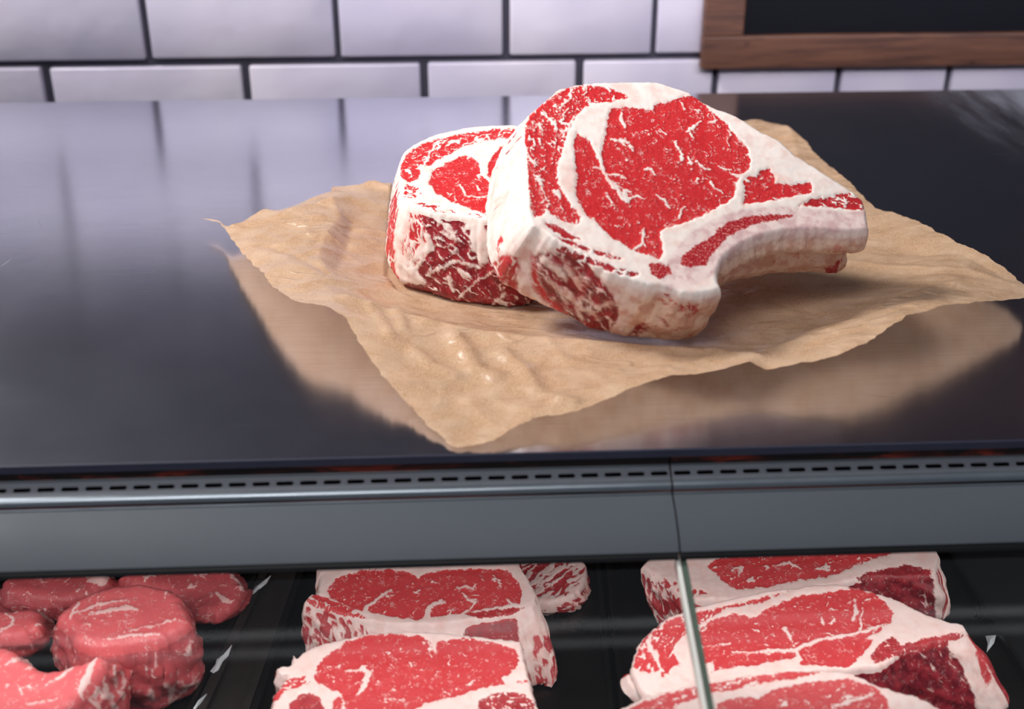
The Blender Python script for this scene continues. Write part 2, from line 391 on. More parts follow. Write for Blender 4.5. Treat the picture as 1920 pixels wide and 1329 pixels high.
gl0 = (k1[0]+0.004, k1[1]-0.001)
GB = 15.0
gl1 = (gl0[0]-0.20*math.cos(math.radians(GB)), gl0[1]-0.20*math.sin(math.radians(GB)))
seam = at_plane(1258, 890, np.array([0, v0[0], v0[1]]), np.array([0, -math.sin(math.radians(28)), math.cos(math.radians(28))]))[0]
TRAY_Z = -0.205
area('case_lamp', (0.1, k1[0]+0.014, k1[1]-0.001), (0.1, k1[0]+0.075, k1[1]-0.10), 1.6, 0.02, CASE_W, (1, 0.93, 0.93), 160)
def make_case(x0, x1, label, inner):
    root = empty('display_case', ((x0+x1)/2, DF, TRAY_Z-0.03), label, 'display case', 'refrigerated display case sections')
    a, b = x0, x1
    m = MB(); m.extrude([(st0[0], st0[1]), (st1[0], st1[1]), (st1[0]+0.004, st1[1]), (st0[0]+0.004, st0[1])], [a, b]); m.build('rosewood_strip', M_ROSE, root)
    # vent strip: a sheet with real slots
    dirv = np.array([v1[0]-v0[0], v1[1]-v0[1]]); L = np.linalg.norm(dirv); dirv /= L; nv = np.array([-dirv[1]*-1, 0]); nv = np.array([dirv[1], -dirv[0]])
    if nv[1] < 0: nv = -nv
    def P(x, s, h=0.0): q = np.array(v0)+dirv*s+nv*h; return (x, q[0], q[1])
    vm = MB()
    pitch, sl, sw = 0.01270, 0.0094, 0.0034
    s0, s1 = L*0.42, L*0.42+sw*0.75
    n = int((b-a)/pitch)+1
    k0_ = math.ceil((a-seam)/pitch-0.5)
    xs = []; x = a
    centers = [seam+(k+0.5)*pitch for k in range(int(math.floor((a-seam)/pitch-0.5))-1, int(math.ceil((b-seam)/pitch))+1)]
    def quad(q): 
        i = len(vm.v); vm.v += q; vm.f.append([i, i+1, i+2, i+3])
    def slab(xa, xb, sa, sb, h0=0.0, h1=-0.0012):
        i = len(vm.v)
        vm.v += [P(xa, sa, h0), P(xb, sa, h0), P(xb, sb, h0), P(xa, sb, h0), P(xa, sa, h1), P(xb, sa, h1), P(xb, sb, h1), P(xa, sb, h1)]
        for f in ((0, 1, 2, 3), (4, 7, 6, 5), (0, 4, 5, 1), (1, 5, 6, 2), (2, 6, 7, 3), (3, 7, 4, 0)): vm.f.append([i+j for j in f])
    slab(a, b, 0, s0); slab(a, b, s1, L)
    prev = a
    for c in centers:
        l, r = c-sl/2, c+sl/2
        if r < a or l > b: continue
        l = max(l, a); r = min(r, b)
        if l > prev+1e-4: slab(prev, l, s0, s1)
        # rounded slot ends
        rr = (s1-s0)/2
        for cx, sg in ((l, 1), (r, -1)):
            for top in (0, 1):
                pts = []
                sc = s0 if top == 0 else s1
                arc = [(cx+sg*(rr-rr*math.cos(t_)), (s0+rr)-(1 if top == 0 else -1)*rr*math.sin(t_)) for t_ in (0, 0.4, 0.8, 1.2, 1.57)]
                i = len(vm.v); vm.v.append(P(cx, sc)); vm.v += [P(q[0], q[1]) for q in arc]
                for j in range(1, 5): vm.f.append([i, i+j, i+j+1])
        prev = r
    if prev < b: slab(prev, b, s0, s1)
    vent = vm.build('vent_grille', M_VENT, root)
    m = MB(); m.extrude([(v0[0]+0.0002, v0[1]+0.0006), (v0[0]-0.0008, v0[1]+0.0003), (v0[0]-0.0008, v0[1]-0.0005), (v0[0]+0.0002, v0[1]-0.0005)], [a, b]); m.build('vent_lip', M_BEAD, root)
    bk = MB(); q0 = np.array(v0)-nv*0.006; q1 = np.array(v1)-nv*0.006
    bk.extrude([tuple(q0), tuple(q1), (q1[0], q1[1]-0.002), (q0[0], q0[1]-0.002)], [a, b]); bk.build('vent_duct', M_BLACK, root)
    m = MB(); m.extrude(offs(b_pts, 0.002), [a, b]); m.build('bead_trim', M_BEAD, root, True)
    m = MB(); m.extrude([b_pts[-1], g0, (g0[0]+0.004, g0[1]-0.006), (h0[0]+0.001, h0[1]-0.0005)], [a, b]); m.build('groove', M_BLACK, root)
    m = MB(); m.extrude(offs(h_pts, 0.0012), [a, b]); m.build('highlight_trim', M_BEAD, root)
    m = MB(); m.extrude(offs(p_pts, 0.003), [a, b]); o = m.build('front_panel', M_PANEL, root, True)
    m = MB(); m.extrude([(k0[0]+0.004, k0[1]+0.0005), (k0[0]-0.0004, k0[1]-0.0003), (k0[0]*0.5+k1[0]*0.5-0.0006, k0[1]*0.5+k1[1]*0.5), k1, (k1[0]+0.010, k1[1]-0.001), (k0[0]+0.012, k0[1])], [a, b]); m.build('gasket', M_BLACK, root)
    # glass pane
    nrm = np.array([math.sin(math.radians(GB))*-1, math.cos(math.radians(GB))])
    g = MB(); P0, P1 = np.array(gl0)-(np.array(gl1)-np.array(gl0))*0.08, np.array(gl1); th = nrm*0.006
    g.extrude([tuple(P0), tuple(P1), tuple(P1-th), tuple(P0-th)], [a+0.0015, b-0.0015]); g.build('glass_pane', M_GLASS, root)
    # body behind and under the goods
    m = MB(); m.box(a, b, DB-0.03, DB-0.015, -0.75, -0.014); m.build('back_wall', M_BODY, root)
    m = MB(); m.box(a, b, 0.26, DB-0.032, TRAY_Z-0.035, TRAY_Z-0.014); m.build('deck', M_BODY, root)
    m = MB(); m.box(a, b, 0.245, 0.259, -0.75, gl1[1]-0.012); m.build('front_wall', M_BODY, root)
    return root
caseL = make_case(XL, seam-0.0005, 'left section of the display case, wider panel left of the seam', None)
caseR = make_case(seam+0.0005, XR, 'right section of the display case, right of the panel seam', None)
for nm in ('gasket',): pass
# glass joint between the two panes
nrm = np.array([-math.sin(math.radians(GB)), math.cos(math.radians(GB))])
def joint(dx0, dx1, mat, name, h):
    g = MB(); P0, P1 = np.array(gl0)-nrm*0.0062, np.array(gl1)-nrm*0.0062
    Q0, Q1 = np.array(gl0)+nrm*h, np.array(gl1)+nrm*h
    g.extrude([tuple(Q0), tuple(Q1), tuple(P1), tuple(P0)], [seam+dx0, seam+dx1]); return g.build(name, mat, caseR)
joint(-0.0016, 0.0004, M_JOINTW, 'joint_bevel', 0.0008)
joint(0.0010, 0.0040, M_JOINT, 'joint_edge', 0.0006)

# trays with divider rails
def tray(px0, px1, label):
    """tray between two near-front x positions given on the tray plane"""
    xs0, xs1 = px0, px1
    y0, y1 = 0.30, 0.98; z = TRAY_Z; tk = 0.0025; hgt = 0.012
    m = MB(); m.extrude([(y1, z-0.012), (y1, z+hgt), (y1-0.003, z+hgt), (y1-0.008, z), (y0+0.008, z), (y0+0.003, z+hgt), (y0, z+hgt), (y0, z-0.012)], [xs0, xs1])
    o = m.build('tray', M_TRAY); tag(o, label, 'tray', 'black trays inside the display case'); return o
def tpx(x, y, z=TRAY_Z): return at_z(x, y, z)
# ------------------------------------------------------------------ paper
outl = [(362,408,.011),(385,411,.011),(412,418,.012),(430,442,.014),(450,470,.016),(480,502,.019),(512,538,.022),(545,560,.025),(562,568,.027),(587,571,.029),(612,575,.029),(628,584,.028),(648,600,.026),(668,632,.023),(700,680,.017),(730,722,.012),(760,752,.008),(800,795,.004),(850,838,.0015),(880,836,.002),(925,826,.004),(960,806,.006),(1000,785,.009),(1080,768,.013),(1130,748,.015),(1180,727,.017),(1260,702,.018),(1300,700,.017),(1350,692,.017),(1405,684,.016),(1437,696,.014),(1500,682,.018),(1575,664,.022),(1620,645,.025),(1665,615,.029),(1700,592,.031),(1760,573,.030),(1850,566,.022),(1922,562,.014),(1930,547,.012),(1895,512,.014),(1850,480,.016),(1800,455,.016),(1740,425,.012),(1690,405,.009),(1640,388,.006),(1590,340,.006),(1540,300,.007),(1505,262,.009),(1475,240,.010),(1445,230,.009),(1400,227,.006),(1250,262,.003),(1000,300,.003),(860,330,.003),(780,345,.004),(740,345,.008),(690,347,.011),(640,350,.013),(622,351,.014),(618,362,.014),(560,381,.015),(520,395,.013),(500,392,.015),(485,400,.014),(455,420,.011),(428,431,.010),(405,413,.011)]
OW = np.array([at_z(a, b, c) for a, b, c in outl])
inner = [(740,480,.004),(800,560,.003),(900,590,.003),(850,500,.002),(900,450,.002),(1000,450,.002),(1000,550,.002),(1100,600,.002),(1200,645,.002),(1300,645,.002),(1250,560,.001),(1400,520,.002),(1550,525,.002),(1450,430,.001),(1300,400,.001),(1100,400,.001),(1300,300,.001),(740,420,.004),(860,420,.002),
 (1600,540,.004),(1680,520,.006),(1500,600,.005),(1400,640,.005),(1700,470,.006),(1800,520,.014),(1620,450,.004),(1600,600,.014),
 (700,590,.016),(800,612,.012),(950,632,.010),(1100,650,.008),(1250,668,.008),(1400,668,.010),
 (700,560,.011),(800,590,.005),(760,680,.010),(900,690,.007),(860,760,.003),(1050,700,.009),(950,760,.005),(1150,690,.011),
 (620,440,.019),(600,405,.020),(560,430,.016),(540,480,.022),(620,530,.021),(660,470,.010),(690,420,.009),(640,400,.016),(480,440,.016),(700,380,.010),(690,510,.008),(655,430,.011),(585,500,.024)]
IW = np.array([at_z(a, b, c) for a, b, c in inner])
ctrl = np.vstack([OW, IW])
def rbf(ctrl, val, lam=2e-6):
    d = np.linalg.norm(ctrl[:, None, :2]-ctrl[None, :, :2], axis=2)
    n = len(ctrl); K = d.copy()
    A = np.zeros((n+3, n+3)); A[:n, :n] = K+np.eye(n)*-1e-3; A[:n, n] = 1; A[:n, n+1:] = ctrl[:, :2]; A[n:, :n] = A[:n, n:].T
    sol = np.linalg.solve(A, np.concatenate([val, [0, 0, 0]]))
    def f(P):
        D = np.linalg.norm(P[:, None, :2]-ctrl[None, :, :2], axis=2)
        return D@sol[:n]+sol[n]+P[:, :2]@sol[n+1:]
    return f
zf = rbf(ctrl, ctrl[:, 2])
def facet_noise(x, y, sc, seed):
    """crumple: ridged noise gives straight-ish folds"""
    a = np.radians(35); xr = x*math.cos(a)+y*math.sin(a); yr = -x*math.sin(a)+y*math.cos(a)
    return -np.abs(pn(xr*sc*0.6+0.4*pn(x*sc, y*sc, seed+3), yr*sc*1.3, seed))
ring = resample(np.column_stack([OW[:, :2]]), 0.0012)
ring = ring+np.stack([pn(ring[:, 0]*500, ring[:, 1]*500, 3), pn(ring[:, 0]*500, ring[:, 1]*500, 4)], 1)*0.0006+np.stack([pn(ring[:, 0]*120, ring[:, 1]*120, 5), pn(ring[:, 0]*120, ring[:, 1]*120, 6)], 1)*0.0012
def fill(ring, res, margin=0.55):
    x0, y0 = ring.min(0); x1, y1 = ring.max(0)
    gx, gy = np.meshgrid(np.arange(x0, x1, res), np.arange(y0, y1, res*0.866)); gx = gx+(np.arange(gx.shape[0]) % 2)[:, None]*res/2
    gx = gx.ravel(); gy = gy.ravel(); sub = ring[::max(1, int(len(ring)/400))]
    sd = np.full(gx.shape, -1.0); ch = 20000
    for i in range(0, len(gx), ch): sd[i:i+ch] = sd_poly(gx[i:i+ch], gy[i:i+ch], ring if len(ring) < 500 else ring[::2])
    k = sd > res*margin
    pts = np.vstack([ring, np.stack([gx[k], gy[k]], 1)]); sdv = np.concatenate([np.zeros(len(ring)), sd[k]])
    n = len(ring); e = [(i, (i+1) % n) for i in range(n)]
    r = delaunay_2d_cdt([Vector(p) for p in pts], e, [], 1, 1e-8)
    V = np.array([tuple(v) for v in r[0]]); F = [list(f) for f in r[2]]
    mp = [o[0] if len(o) else -1 for o in r[3]]
    sd2 = np.array([sdv[i] if i >= 0 else 0 for i in mp])
    ri = {i: k for k, i in enumerate(mp) if 0 <= i < n}
    return V, F, sd2, mp, ri
V, Fc, sd, mp, ri = fill(ring, 0.0021)
z = zf(V)
ppx, ppy = proj(np.column_stack([V, z]))
away = np.clip(z/0.008, 0.15, 1.0)
z = z+away*(0.0026*facet_noise(V[:, 0], V[:, 1], 22, 1)+0.0009*facet_noise(V[:, 0]+3, -V[:, 1], 55, 2)+0.0012+0.0010*pn(V[:, 0]*30, V[:, 1]*30, 8))
folds = [([(655,600),(740,605),(830,622),(900,635),(1000,645),(1100,652),(1180,652),(1300,664),(1420,690)], .0050, .009), ([(440,440),(520,428),(575,412),(625,400),(655,388)], .0045, .008),
 ([(625,400),(640,430),(612,470),(600,510),(615,545)], .0035, .008), ([(662,425),(650,470),(632,520)], -.0040, .009), ([(505,482),(560,510),(605,540),(614,547)], -.0030, .006), ([(560,505),(585,470),(570,440)], .0012, .004),
 ([(853,640),(875,668),(895,695),(930,705)], .0040, .0064), ([(945,668),(975,690),(1005,730)], .0031, .0056), ([(745,605),(757,640)], .0026, .0045), ([(700,605),(735,655)], .0028, .0048), ([(780,672),(815,690),(855,702)], .0026, .0046), ([(1045,762),(1075,770)], .0026, .004), ([(870,742),(930,742),(1000,775),(1050,772)], .0018, .004), ([(880,740),(900,765),(930,790)], .0016, .004), ([(1020,640),(1060,680)], .0016, .004), ([(1045,762),(1090,765)], .0014, .003),
 ([(1500,642),(1600,612),(1740,566)], .0016, .005), ([(1440,668),(1560,640),(1650,598),(1730,572)], .0018, .005), ([(1560,470),(1700,500),(1820,525),(1900,548)], .0016, .006), ([(1620,600),(1720,560),(1850,540)], .0014, .005), ([(1700,470),(1800,490),(1880,535)], -.0018, .007), ([(1480,245),(1500,300),(1540,340)], .002, .006), ([(640,352),(700,352),(735,358)], .003, .004), ([(500,395),(540,400),(590,392)], -.0015, .004)]
for pl, A_, w_ in folds:
    W_ = [tuple(at_z(a, b, .008)[:2])+(0.0,) for a, b in pl]
    dl = np.maximum(d_line(V[:, 0], V[:, 1], W_), 0)
    z = z+(A_*np.exp(-(dl/w_)**2) if .0024 < A_ < .006 and w_ < .0065 else A_*np.exp(-np.sqrt(dl**2+4e-7)/w_))
cs = sd_poly(ppx, ppy, [(722,512),(745,545),(840,572),(1000,578),(1120,625),(1300,640),(1420,560),(1570,515),(1450,300),(740,300)])
z = np.where(cs > 0, np.minimum(z, 0.0026+0.0008*np.clip(1-cs/12, 0, 1)), z)
z = np.maximum(z, 0.0010)
Z_PAPER = lambda: None
V3 = np.column_stack([V, z]); nV = len(V3)
low = V3-np.array([0, 0, 0.00025])
faces = [f if np.cross(V3[f[1]]-V3[f[0]], V3[f[2]]-V3[f[0]])[2] > 0 else f[::-1] for f in Fc]
nr = len(ring)
paper = mesh_obj('butcher_paper', V3, faces, M_KRAFT, None, True)
tag(paper, 'crumpled sheet of brown butcher paper lying under the two thick steaks', 'paper')

# ------------------------------------------------------------------ meat builder
def nz(v): v = np.asarray(v, float); return v/np.linalg.norm(v)
def veins(px, py, a, l, w_, thr, gain=6.0, seed=0, warp=0.35):
    """negative along wandering streaks (px units), positive between them"""
    c, s_ = math.cos(math.radians(a)), math.sin(math.radians(a))
    u = px*c+py*s_; v = -px*s_+py*c
    wv = pn(u/l*1.7, v/w_*0.5, seed+5)*warp
    r = 1-2.2*np.abs(pn(u/l+wv, v/w_+wv*1.5, seed))
    brk = np.clip(0.55+1.1*pn(px/17, py/17, seed+8), 0, 1)
    return np.minimum((thr-r*(0.72+0.28*brk))*gain*2.4, 20)
def meat(name, label, cat, outline, plane, T, face=(), side=(), strokes=(), side_strokes=(), bones=(), marrow=(), side_bones=(), side_marrow=(),
         splits=(), res=0.0009, mat=None, group=None, rad=0.003, bulge=0.002, tdir=None, rough=0.0006, side_default=None, groove=None, soft=0.35, soft_add=0.0, base_name='meat', dome=0.0, face_deep=0.0):
    P0, N = np.asarray(plane[0], float), nz(plane[1])
    e1 = nz(np.cross([0, 1, 0], N)); e2 = np.cross(N, e1)
    Pb = P0-N*T
    def loc(p, o): d = p-o; return np.array([d@e1, d@e2])
    rows = []; known = []
    for o in outline:
        f2 = loc(at_plane(o[0], o[1], P0, N), P0)
        if len(o) == 4: b2 = loc(at_plane(o[2], o[3], Pb, N), Pb); rows.append([*f2, *(b2-f2), o[0], o[1]]); known.append(True)
        else: rows.append([*f2, 0, 0, o[0], o[1]]); known.append(False)
    n = len(rows)
    if any(known):
        arc = np.concatenate([[0], np.cumsum([math.hypot(rows[(i+1) % n][0]-rows[i][0], rows[(i+1) % n][1]-rows[i][1]) for i in range(n)])])
        ks = [i for i in range(n) if known[i]]; tot = arc[-1]
        ka = [arc[i] for i in ks]
        for i in range(n):
            if not known[i]:
                for c in (2, 3): rows[i][c] = float(np.interp(arc[i], [ka[-1]-tot]+ka+[ka[0]+tot], [rows[ks[-1]][c]]+[rows[k][c] for k in ks]+[rows[ks[0]][c]]))
    R = resample(rows, res)
    ring = R[:, :2]; off = R[:, 2:4]; opx = R[:, 4:6]
    sd_ = len(name)+int(abs(outline[0][0]))
    ring = ring+rough*np.stack([pn(ring[:, 0]*260, ring[:, 1]*260, sd_ % 13), pn(ring[:, 0]*260, ring[:, 1]*260, sd_ % 11+20)], 1)
    V, Fc, sd, mp, ri = fill(ring, res)
    h = rough*0.8*pn(V[:, 0]*45, V[:, 1]*45, 31)+rough*0.16*pn(V[:, 0]*250, V[:, 1]*250, 32)
    d = np.clip(sd/rad, 0, 1); h = h-rad*(1-np.sqrt(np.clip(1-(1-d)**2, 0, 1)))
    if dome: h = h+dome*(1-np.exp(-sd/0.02))-dome
    top = P0+V[:, :1]*e1+V[:, 1:]*e2+h[:, None]*N
    nr = len(ring)
    tg_ = np.roll(ring, -1, 0)-np.roll(ring, 1, 0); tg_ /= np.linalg.norm(tg_, axis=1)[:, None]+1e-12
    nn = np.stack([tg_[:, 1], -tg_[:, 0]], 1)
    area2 = np.sum(ring[:, 0]*np.roll(ring[:, 1], -1)-np.roll(ring[:, 0], -1)*ring[:, 1])
    if area2 < 0: nn = -nn
    K = max(4, int((T-rad)/(res*1.15))); rings = []; arcl = np.concatenate([[0], np.cumsum(np.linalg.norm(np.diff(ring, axis=0), axis=1))])
    hb = h[[ri[i] for i in range(nr)]]
    tops = top[[ri[i] for i in range(nr)]]
    gm = np.clip(sd_poly(opx[:, 0], opx[:, 1], groove[0])/12, 0, 1) if groove else None
    for k in range(1, K+1):
        v = k/K; dep = rad+v*(T-rad)+(-hb-rad)*(1-v)
        bl = bulge*math.sin(math.pi*min(1, v*1.02))**0.8
        nse = (rough*2.2*pn(arcl*60+v*3, np.full(nr, v*T*60), 41)+rough*0.35*pn(arcl*320, np.full(nr, v*T*250), 42))*min(1, v*6)
        if groove: nse = nse+gm*(groove[1]*math.exp(-((v-0.52)/0.13)**2)+groove[2]*math.exp(-((v-0.22)/0.15)**2))
        shrink = -rad*0.9*max(0, (v-0.88)/0.12)**2
        q = ring+off*v+nn*(bl+nse+shrink)[:, None] if isinstance(bl, np.ndarray) else ring+off*v+nn*(bl+shrink+nse)[:, None]
        rings.append(P0+q[:, :1]*e1+q[:, 1:]*e2-np.asarray(dep)[:, None]*N)
    nt = len(top); SV = np.vstack(rings); AV = np.vstack([top, SV])
    faces = [f for f in Fc]; 
    a0 = np.cross(top[faces[0][1]]-top[faces[0][0]], top[faces[0][2]]-top[faces[0][0]])@N
    if a0 < 0: faces = [f[::-1] for f in faces]
    nface = len(faces)
    ccw = area2 > 0
    def idx(k, i): return ri[i % nr] if k == 0 else nt+(k-1)*nr+(i % nr)
    for k in range(K):
        for i in range(nr):
            q = [idx(k, i), idx(k+1, i), idx(k+1, i+1), idx(k, i+1)]
            faces.append(q if ccw else q[::-1])
    nside = len(faces)
    # underside from the outline only
    base2 = [Vector((float(a), float(b))) for a, b in (ring+off)]
    r = delaunay_2d_cdt(base2, [(i, (i+1) % nr) for i in range(nr)], [], 1, 1e-9)
    last = [o[0] if o else 0 for o in r[3]]
    for f in r[2]:
        q = [nt+(K-1)*nr+last[i] for i in f]
        if len(set(q)) == 3:
            c_ = np.cross(AV[q[1]]-AV[q[0]], AV[q[2]]-AV[q[0]])@N
            faces.append(q[::-1] if c_ > 0 else q)
    # ---- paint
    px, py = proj(AV); nA = len(AV); ft = np.zeros(nA, bool); ft[:nt] = True
    # outward side normal for visibility
    nw = np.zeros((nA, 3)); nw[:nt] = N
    nside3 = nn[:, :1]*e1+nn[:, 1:]*e2
    for k in range(K): nw[nt+k*nr:nt+(k+1)*nr] = nside3
    vis = np.einsum('ij,ij->i', nw, CAM-AV) > 0
    mu = np.full(nA, -20.0); deep = np.zeros(nA); bone = np.zeros(nA); mar = np.full(nA, -20.0)
    sof = np.zeros(nA); sof[nt:] = np.clip(soft+soft_add*np.tile(np.clip((opx[:, 0]-988)/10, 0, 1) if soft_add else np.zeros(nr), K), 0, 1)*np.clip(np.repeat(np.arange(1, K+1)/K, nr)*8, 0, 1)
    wxp = px+3.2*pn(px/13, py/13, 51)+1.6*pn(px/5, py/5, 52); wyp = py+3.2*pn(px/13, py/13, 53)+1.6*pn(px/5, py/5, 54)
    def paint(sel, specs, strk):
        x, y = wxp[sel], wyp[sel]; m_ = np.full(x.shape, -20.0); dp = np.zeros(x.shape)
        for sp in specs:
            s1 = sd_poly(x, y, sp[0]); o = sp[1] if len(sp) > 1 else {}
            if 'a' in o: s1 = np.minimum(s1, veins(x, y, o['a'], o['l'], o['w'], o.get('t', 0.8), o.get('g', 8), o.get('s', 0)))
            dp = np.where(s1 > m_, np.where(s1 > -2, o.get('deep', face_deep), dp), dp); m_ = np.maximum(m_, s1)
        for st in strk: m_ = np.minimum(m_, d_line(x, y, st)*1.0)
        return m_, dp
    if len(face): 
        a, b = paint(ft, face, strokes); mu[ft] = a; deep[ft] = b
    sv = ~ft
    if len(side) or side_default:
        if len(side):
            a, b = paint(sv, side, side_strokes)
        else: a = np.full(sv.sum(), -20.0); b = np.zeros(sv.sum())
        # parts of the side the camera cannot see: streaky by arc length and depth
        ar = np.tile(arcl, K)*2600; vv = np.repeat(np.arange(1, K+1)/K*T*2600, nr)
        dflt = np.minimum(12, veins(ar, vv, 80, 60, 16, 0.72, 8, 7)) - (6 if side_default == 'fat' else 0)+8*pn(ar/90, vv/90, 9)
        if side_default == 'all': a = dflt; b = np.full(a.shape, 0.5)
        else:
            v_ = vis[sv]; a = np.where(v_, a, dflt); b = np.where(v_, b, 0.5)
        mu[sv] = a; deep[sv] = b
    for poly in bones: bone[ft] = np.maximum(bone[ft], np.clip(sd_poly(px[ft], py[ft], poly)/6+0.5, 0, 1))
    for poly in marrow: mar[ft] = np.maximum(mar[ft], sd_poly(wxp[ft], wyp[ft], poly))
    for poly in side_bones: bone[sv] = np.maximum(bone[sv], np.clip(sd_poly(px[sv], py[sv], poly)/6+0.5, 0, 1))
    for poly in side_marrow: mar[sv] = np.maximum(mar[sv], sd_poly(wxp[sv], wyp[sv], poly))
    at = {'muscle': np.clip(mu, -20, 20), 'deep': deep, 'bone': bone, 'soft': sof, 'marrow': np.clip(mar, -20, 20)}
    # geometry relief: fat stands slightly proud of muscle
    rel = 0.0004*np.clip(-mu/4, -1, 1); AV = AV+nw*rel[:, None]
    # ---- link, split into parts by the outline position that each face grew from
    fpx = px.copy(); fpy = py.copy()
    for k in range(K): fpx[nt+k*nr:nt+(k+1)*nr] = opx[:, 0]; fpy[nt+k*nr:nt+(k+1)*nr] = opx[:, 1]
    f0 = np.array([f[0] for f in faces]); f2_ = np.array([f[2] for f in faces])
    cx = (fpx[f0]+fpx[f2_])/2; cy = (fpy[f0]+fpy[f2_])/2
    lab = np.zeros(len(faces), int)
    for i, (pn_, poly) in enumerate(splits):
        s_ = sd_poly(cx, cy, poly) > 0; s_[nside:] = False
        lab[s_ & (lab == 0)] = i+1
    used = lambda arr: sorted(set(j for f in arr for j in f))
    def build(oname, fs, parent, base):
        ids = np.array(used(fs)); inv = {int(j): i for i, j in enumerate(ids)}
        o = mesh_obj(oname, AV[ids], [[inv[j] for j in f] for f in fs], mat or M_MEAT, parent, True)
        if parent is None: 
            o.data.transform(Matrix.Translation(Vector(-base))); o.location = base
        for k_, v_ in at.items():
            A = o.data.attributes.new(k_, 'FLOAT', 'POINT'); A.data.foreach_set('value', v_[ids].astype(np.float32))
        return o
    base = np.array([*AV.mean(0)[:2], AV[:, 2].min()])
    if splits:
        root = empty(name, base, label, cat, group)
        for i in range(len(splits)+1):
            fs = [faces[j] for j in np.nonzero(lab == i)[0]]
            if fs: build(base_name if i == 0 else splits[i-1][0], fs, root, base)
    else:
        root = build(name, faces, None, base); tag(root, label, cat, group)
    if cat == 'steak' and T > 0.05:
        q = AV[(px < 1100)]
        if 'flat' in label: dd = (q-Pb_front[0])@Pb_front[1]; print('intersect depth', dd.max(), (dd > 0).sum(), q[dd.argmax()])
        else: globals()['Pb_front'] = (Pb, N)
    print('MEAT', name, nA, 'z', AV[:, 2].min().round(4), AV[:, 2].max().round(4), 'x', AV[:, 0].min().round(3), AV[:, 0].max().round(3), 'y', AV[:, 1].min().round(3), AV[:, 1].max().round(3))
    return root

# @@STEAKS@@
# ---- the leaning bone-in rib steak in front
g = at_z(1300, 638, 0.0035); tvec = np.array([-0.008, 0.0277, -0.048]); TF = float(np.linalg.norm(tvec))
F_out = [(987,217,930,312),(1011,196),(1032,178),(1050,164),(1095,154),(1147,152),(1216,151),(1237,153),(1268,163),(1297,173),(1318,187),(1345,202),(1368,209),(1392,221),(1424,243),(1461,262),(1492,288),(1519,304),(1550,326),(1587,349),(1616,370),(1624,388),(1628,409),(1629,431,1568,515),
 (1600,434,1560,516),(1571,435,1530,514),(1519,432,1480,515),(1470,434,1430,519),(1430,443,1392,527),(1395,458,1360,534),(1370,475,1335,545),(1355,492,1318,560),(1348,510,1308,585),(1349,525,1304,605),(1354,543,1300,637),(1321,553,1270,641),(1282,552,1225,640),(1255,541,1200,637),(1216,537,1166,633),(1176,524,1132,628),(1148,515,1106,622),(1119,498,1080,608),(1082,475,1042,588),(1042,455,1000,570),(1011,432,955,546),(995,424,930,528),(988,410,917,505),(985,380,910,470),(984,330,908,430),(981,285,909,388),(980,250,916,345)]
cap = [(1182,184),(1163,172),(1134,163),(1103,159),(1068,162),(1050,172),(1026,188),(1003,204),(991,219),(985,243),(985,272),(988,301),(990,330),(992,359),(996,390),(1003,409),(1016,404),(1026,393),(1050,414),(1082,422),(1090,409),(1076,388),(1061,372),(1045,341),(1045,314),(1053,288),(1061,256),(1076,227),(1090,206),(1111,193),(1132,194),(1153,189)]
eye = [(1145,204),(1184,200),(1208,202),(1224,209),(1229,196),(1250,192),(1274,184),(1300,177),(1313,185),(1329,206),(1350,220),(1363,235),(1374,248),(1387,262),(1400,277),(1407,301),(1403,320),(1387,327),(1382,338),(1376,367),(1361,380),(1318,404),(1271,422),(1253,427),(1237,433),(1241,454),(1242,475),(1237,487),(1216,479),(1187,468),(1148,447),(1127,426),(1095,397),(1082,371),(1079,367),(1082,335),(1077,293),(1074,267),(1082,248),(1095,256),(1113,272),(1124,292),(1131,272),(1137,241),(1142,217)]
rmus = [(1429,318),(1442,317),(1455,333),(1453,343),(1466,345),(1492,346),(1516,341),(1524,346),(1521,362),(1492,367),(1466,372),(1440,377),(1395,384),(1395,362),(1395,341),(1400,333),(1419,329)]
tipm = [(1592,362),(1613,372),(1621,383),(1621,393),(1597,393),(1545,389),(1497,387),(1519,375),(1558,368)]
l1 = [(1019,416),(1042,421),(1069,437),(1091,450),(1070,449),(1040,437)]
l2 = [(1040,442),(1069,450),(1095,463),(1135,474),(1169,484),(1163,490),(1135,482),(1095,470),(1065,458)]
l3 = [(1045,455),(1082,474),(1121,487),(1161,503),(1198,512),(1195,518),(1161,515),(1121,500),(1082,486),(1050,468)]
bone_top = [(1237,520),(1262,475),(1290,440),(1334,412),(1387,394),(1466,386),(1584,398),(1640,395),(1640,440),(1480,445),(1400,465),(1365,490),(1330,520),(1290,540),(1250,545)]
marw = [(1495,406),(1476,402),(1440,404),(1408,404),(1382,411),(1355,422),(1340,438),(1321,452),(1297,465),(1278,480),(1276,497),(1292,503),(1321,500),(1334,480),(1350,463),(1361,449),(1387,432),(1424,419),(1466,412)]
marw2 = [(1216,493),(1255,497),(1259,513),(1237,526),(1221,513)]
def S_(*pts): return [tuple(p) for p in pts]
z1 = lambda X, Y, w_: (700+X/3.798, 130+Y/3.798, w_)
z2 = lambda X, Y, w_: (1150+X/3.798, 130+Y/3.798, w_)
z4 = lambda X, Y, w_: (1150+X/3.798, 350+Y/3.798, w_)
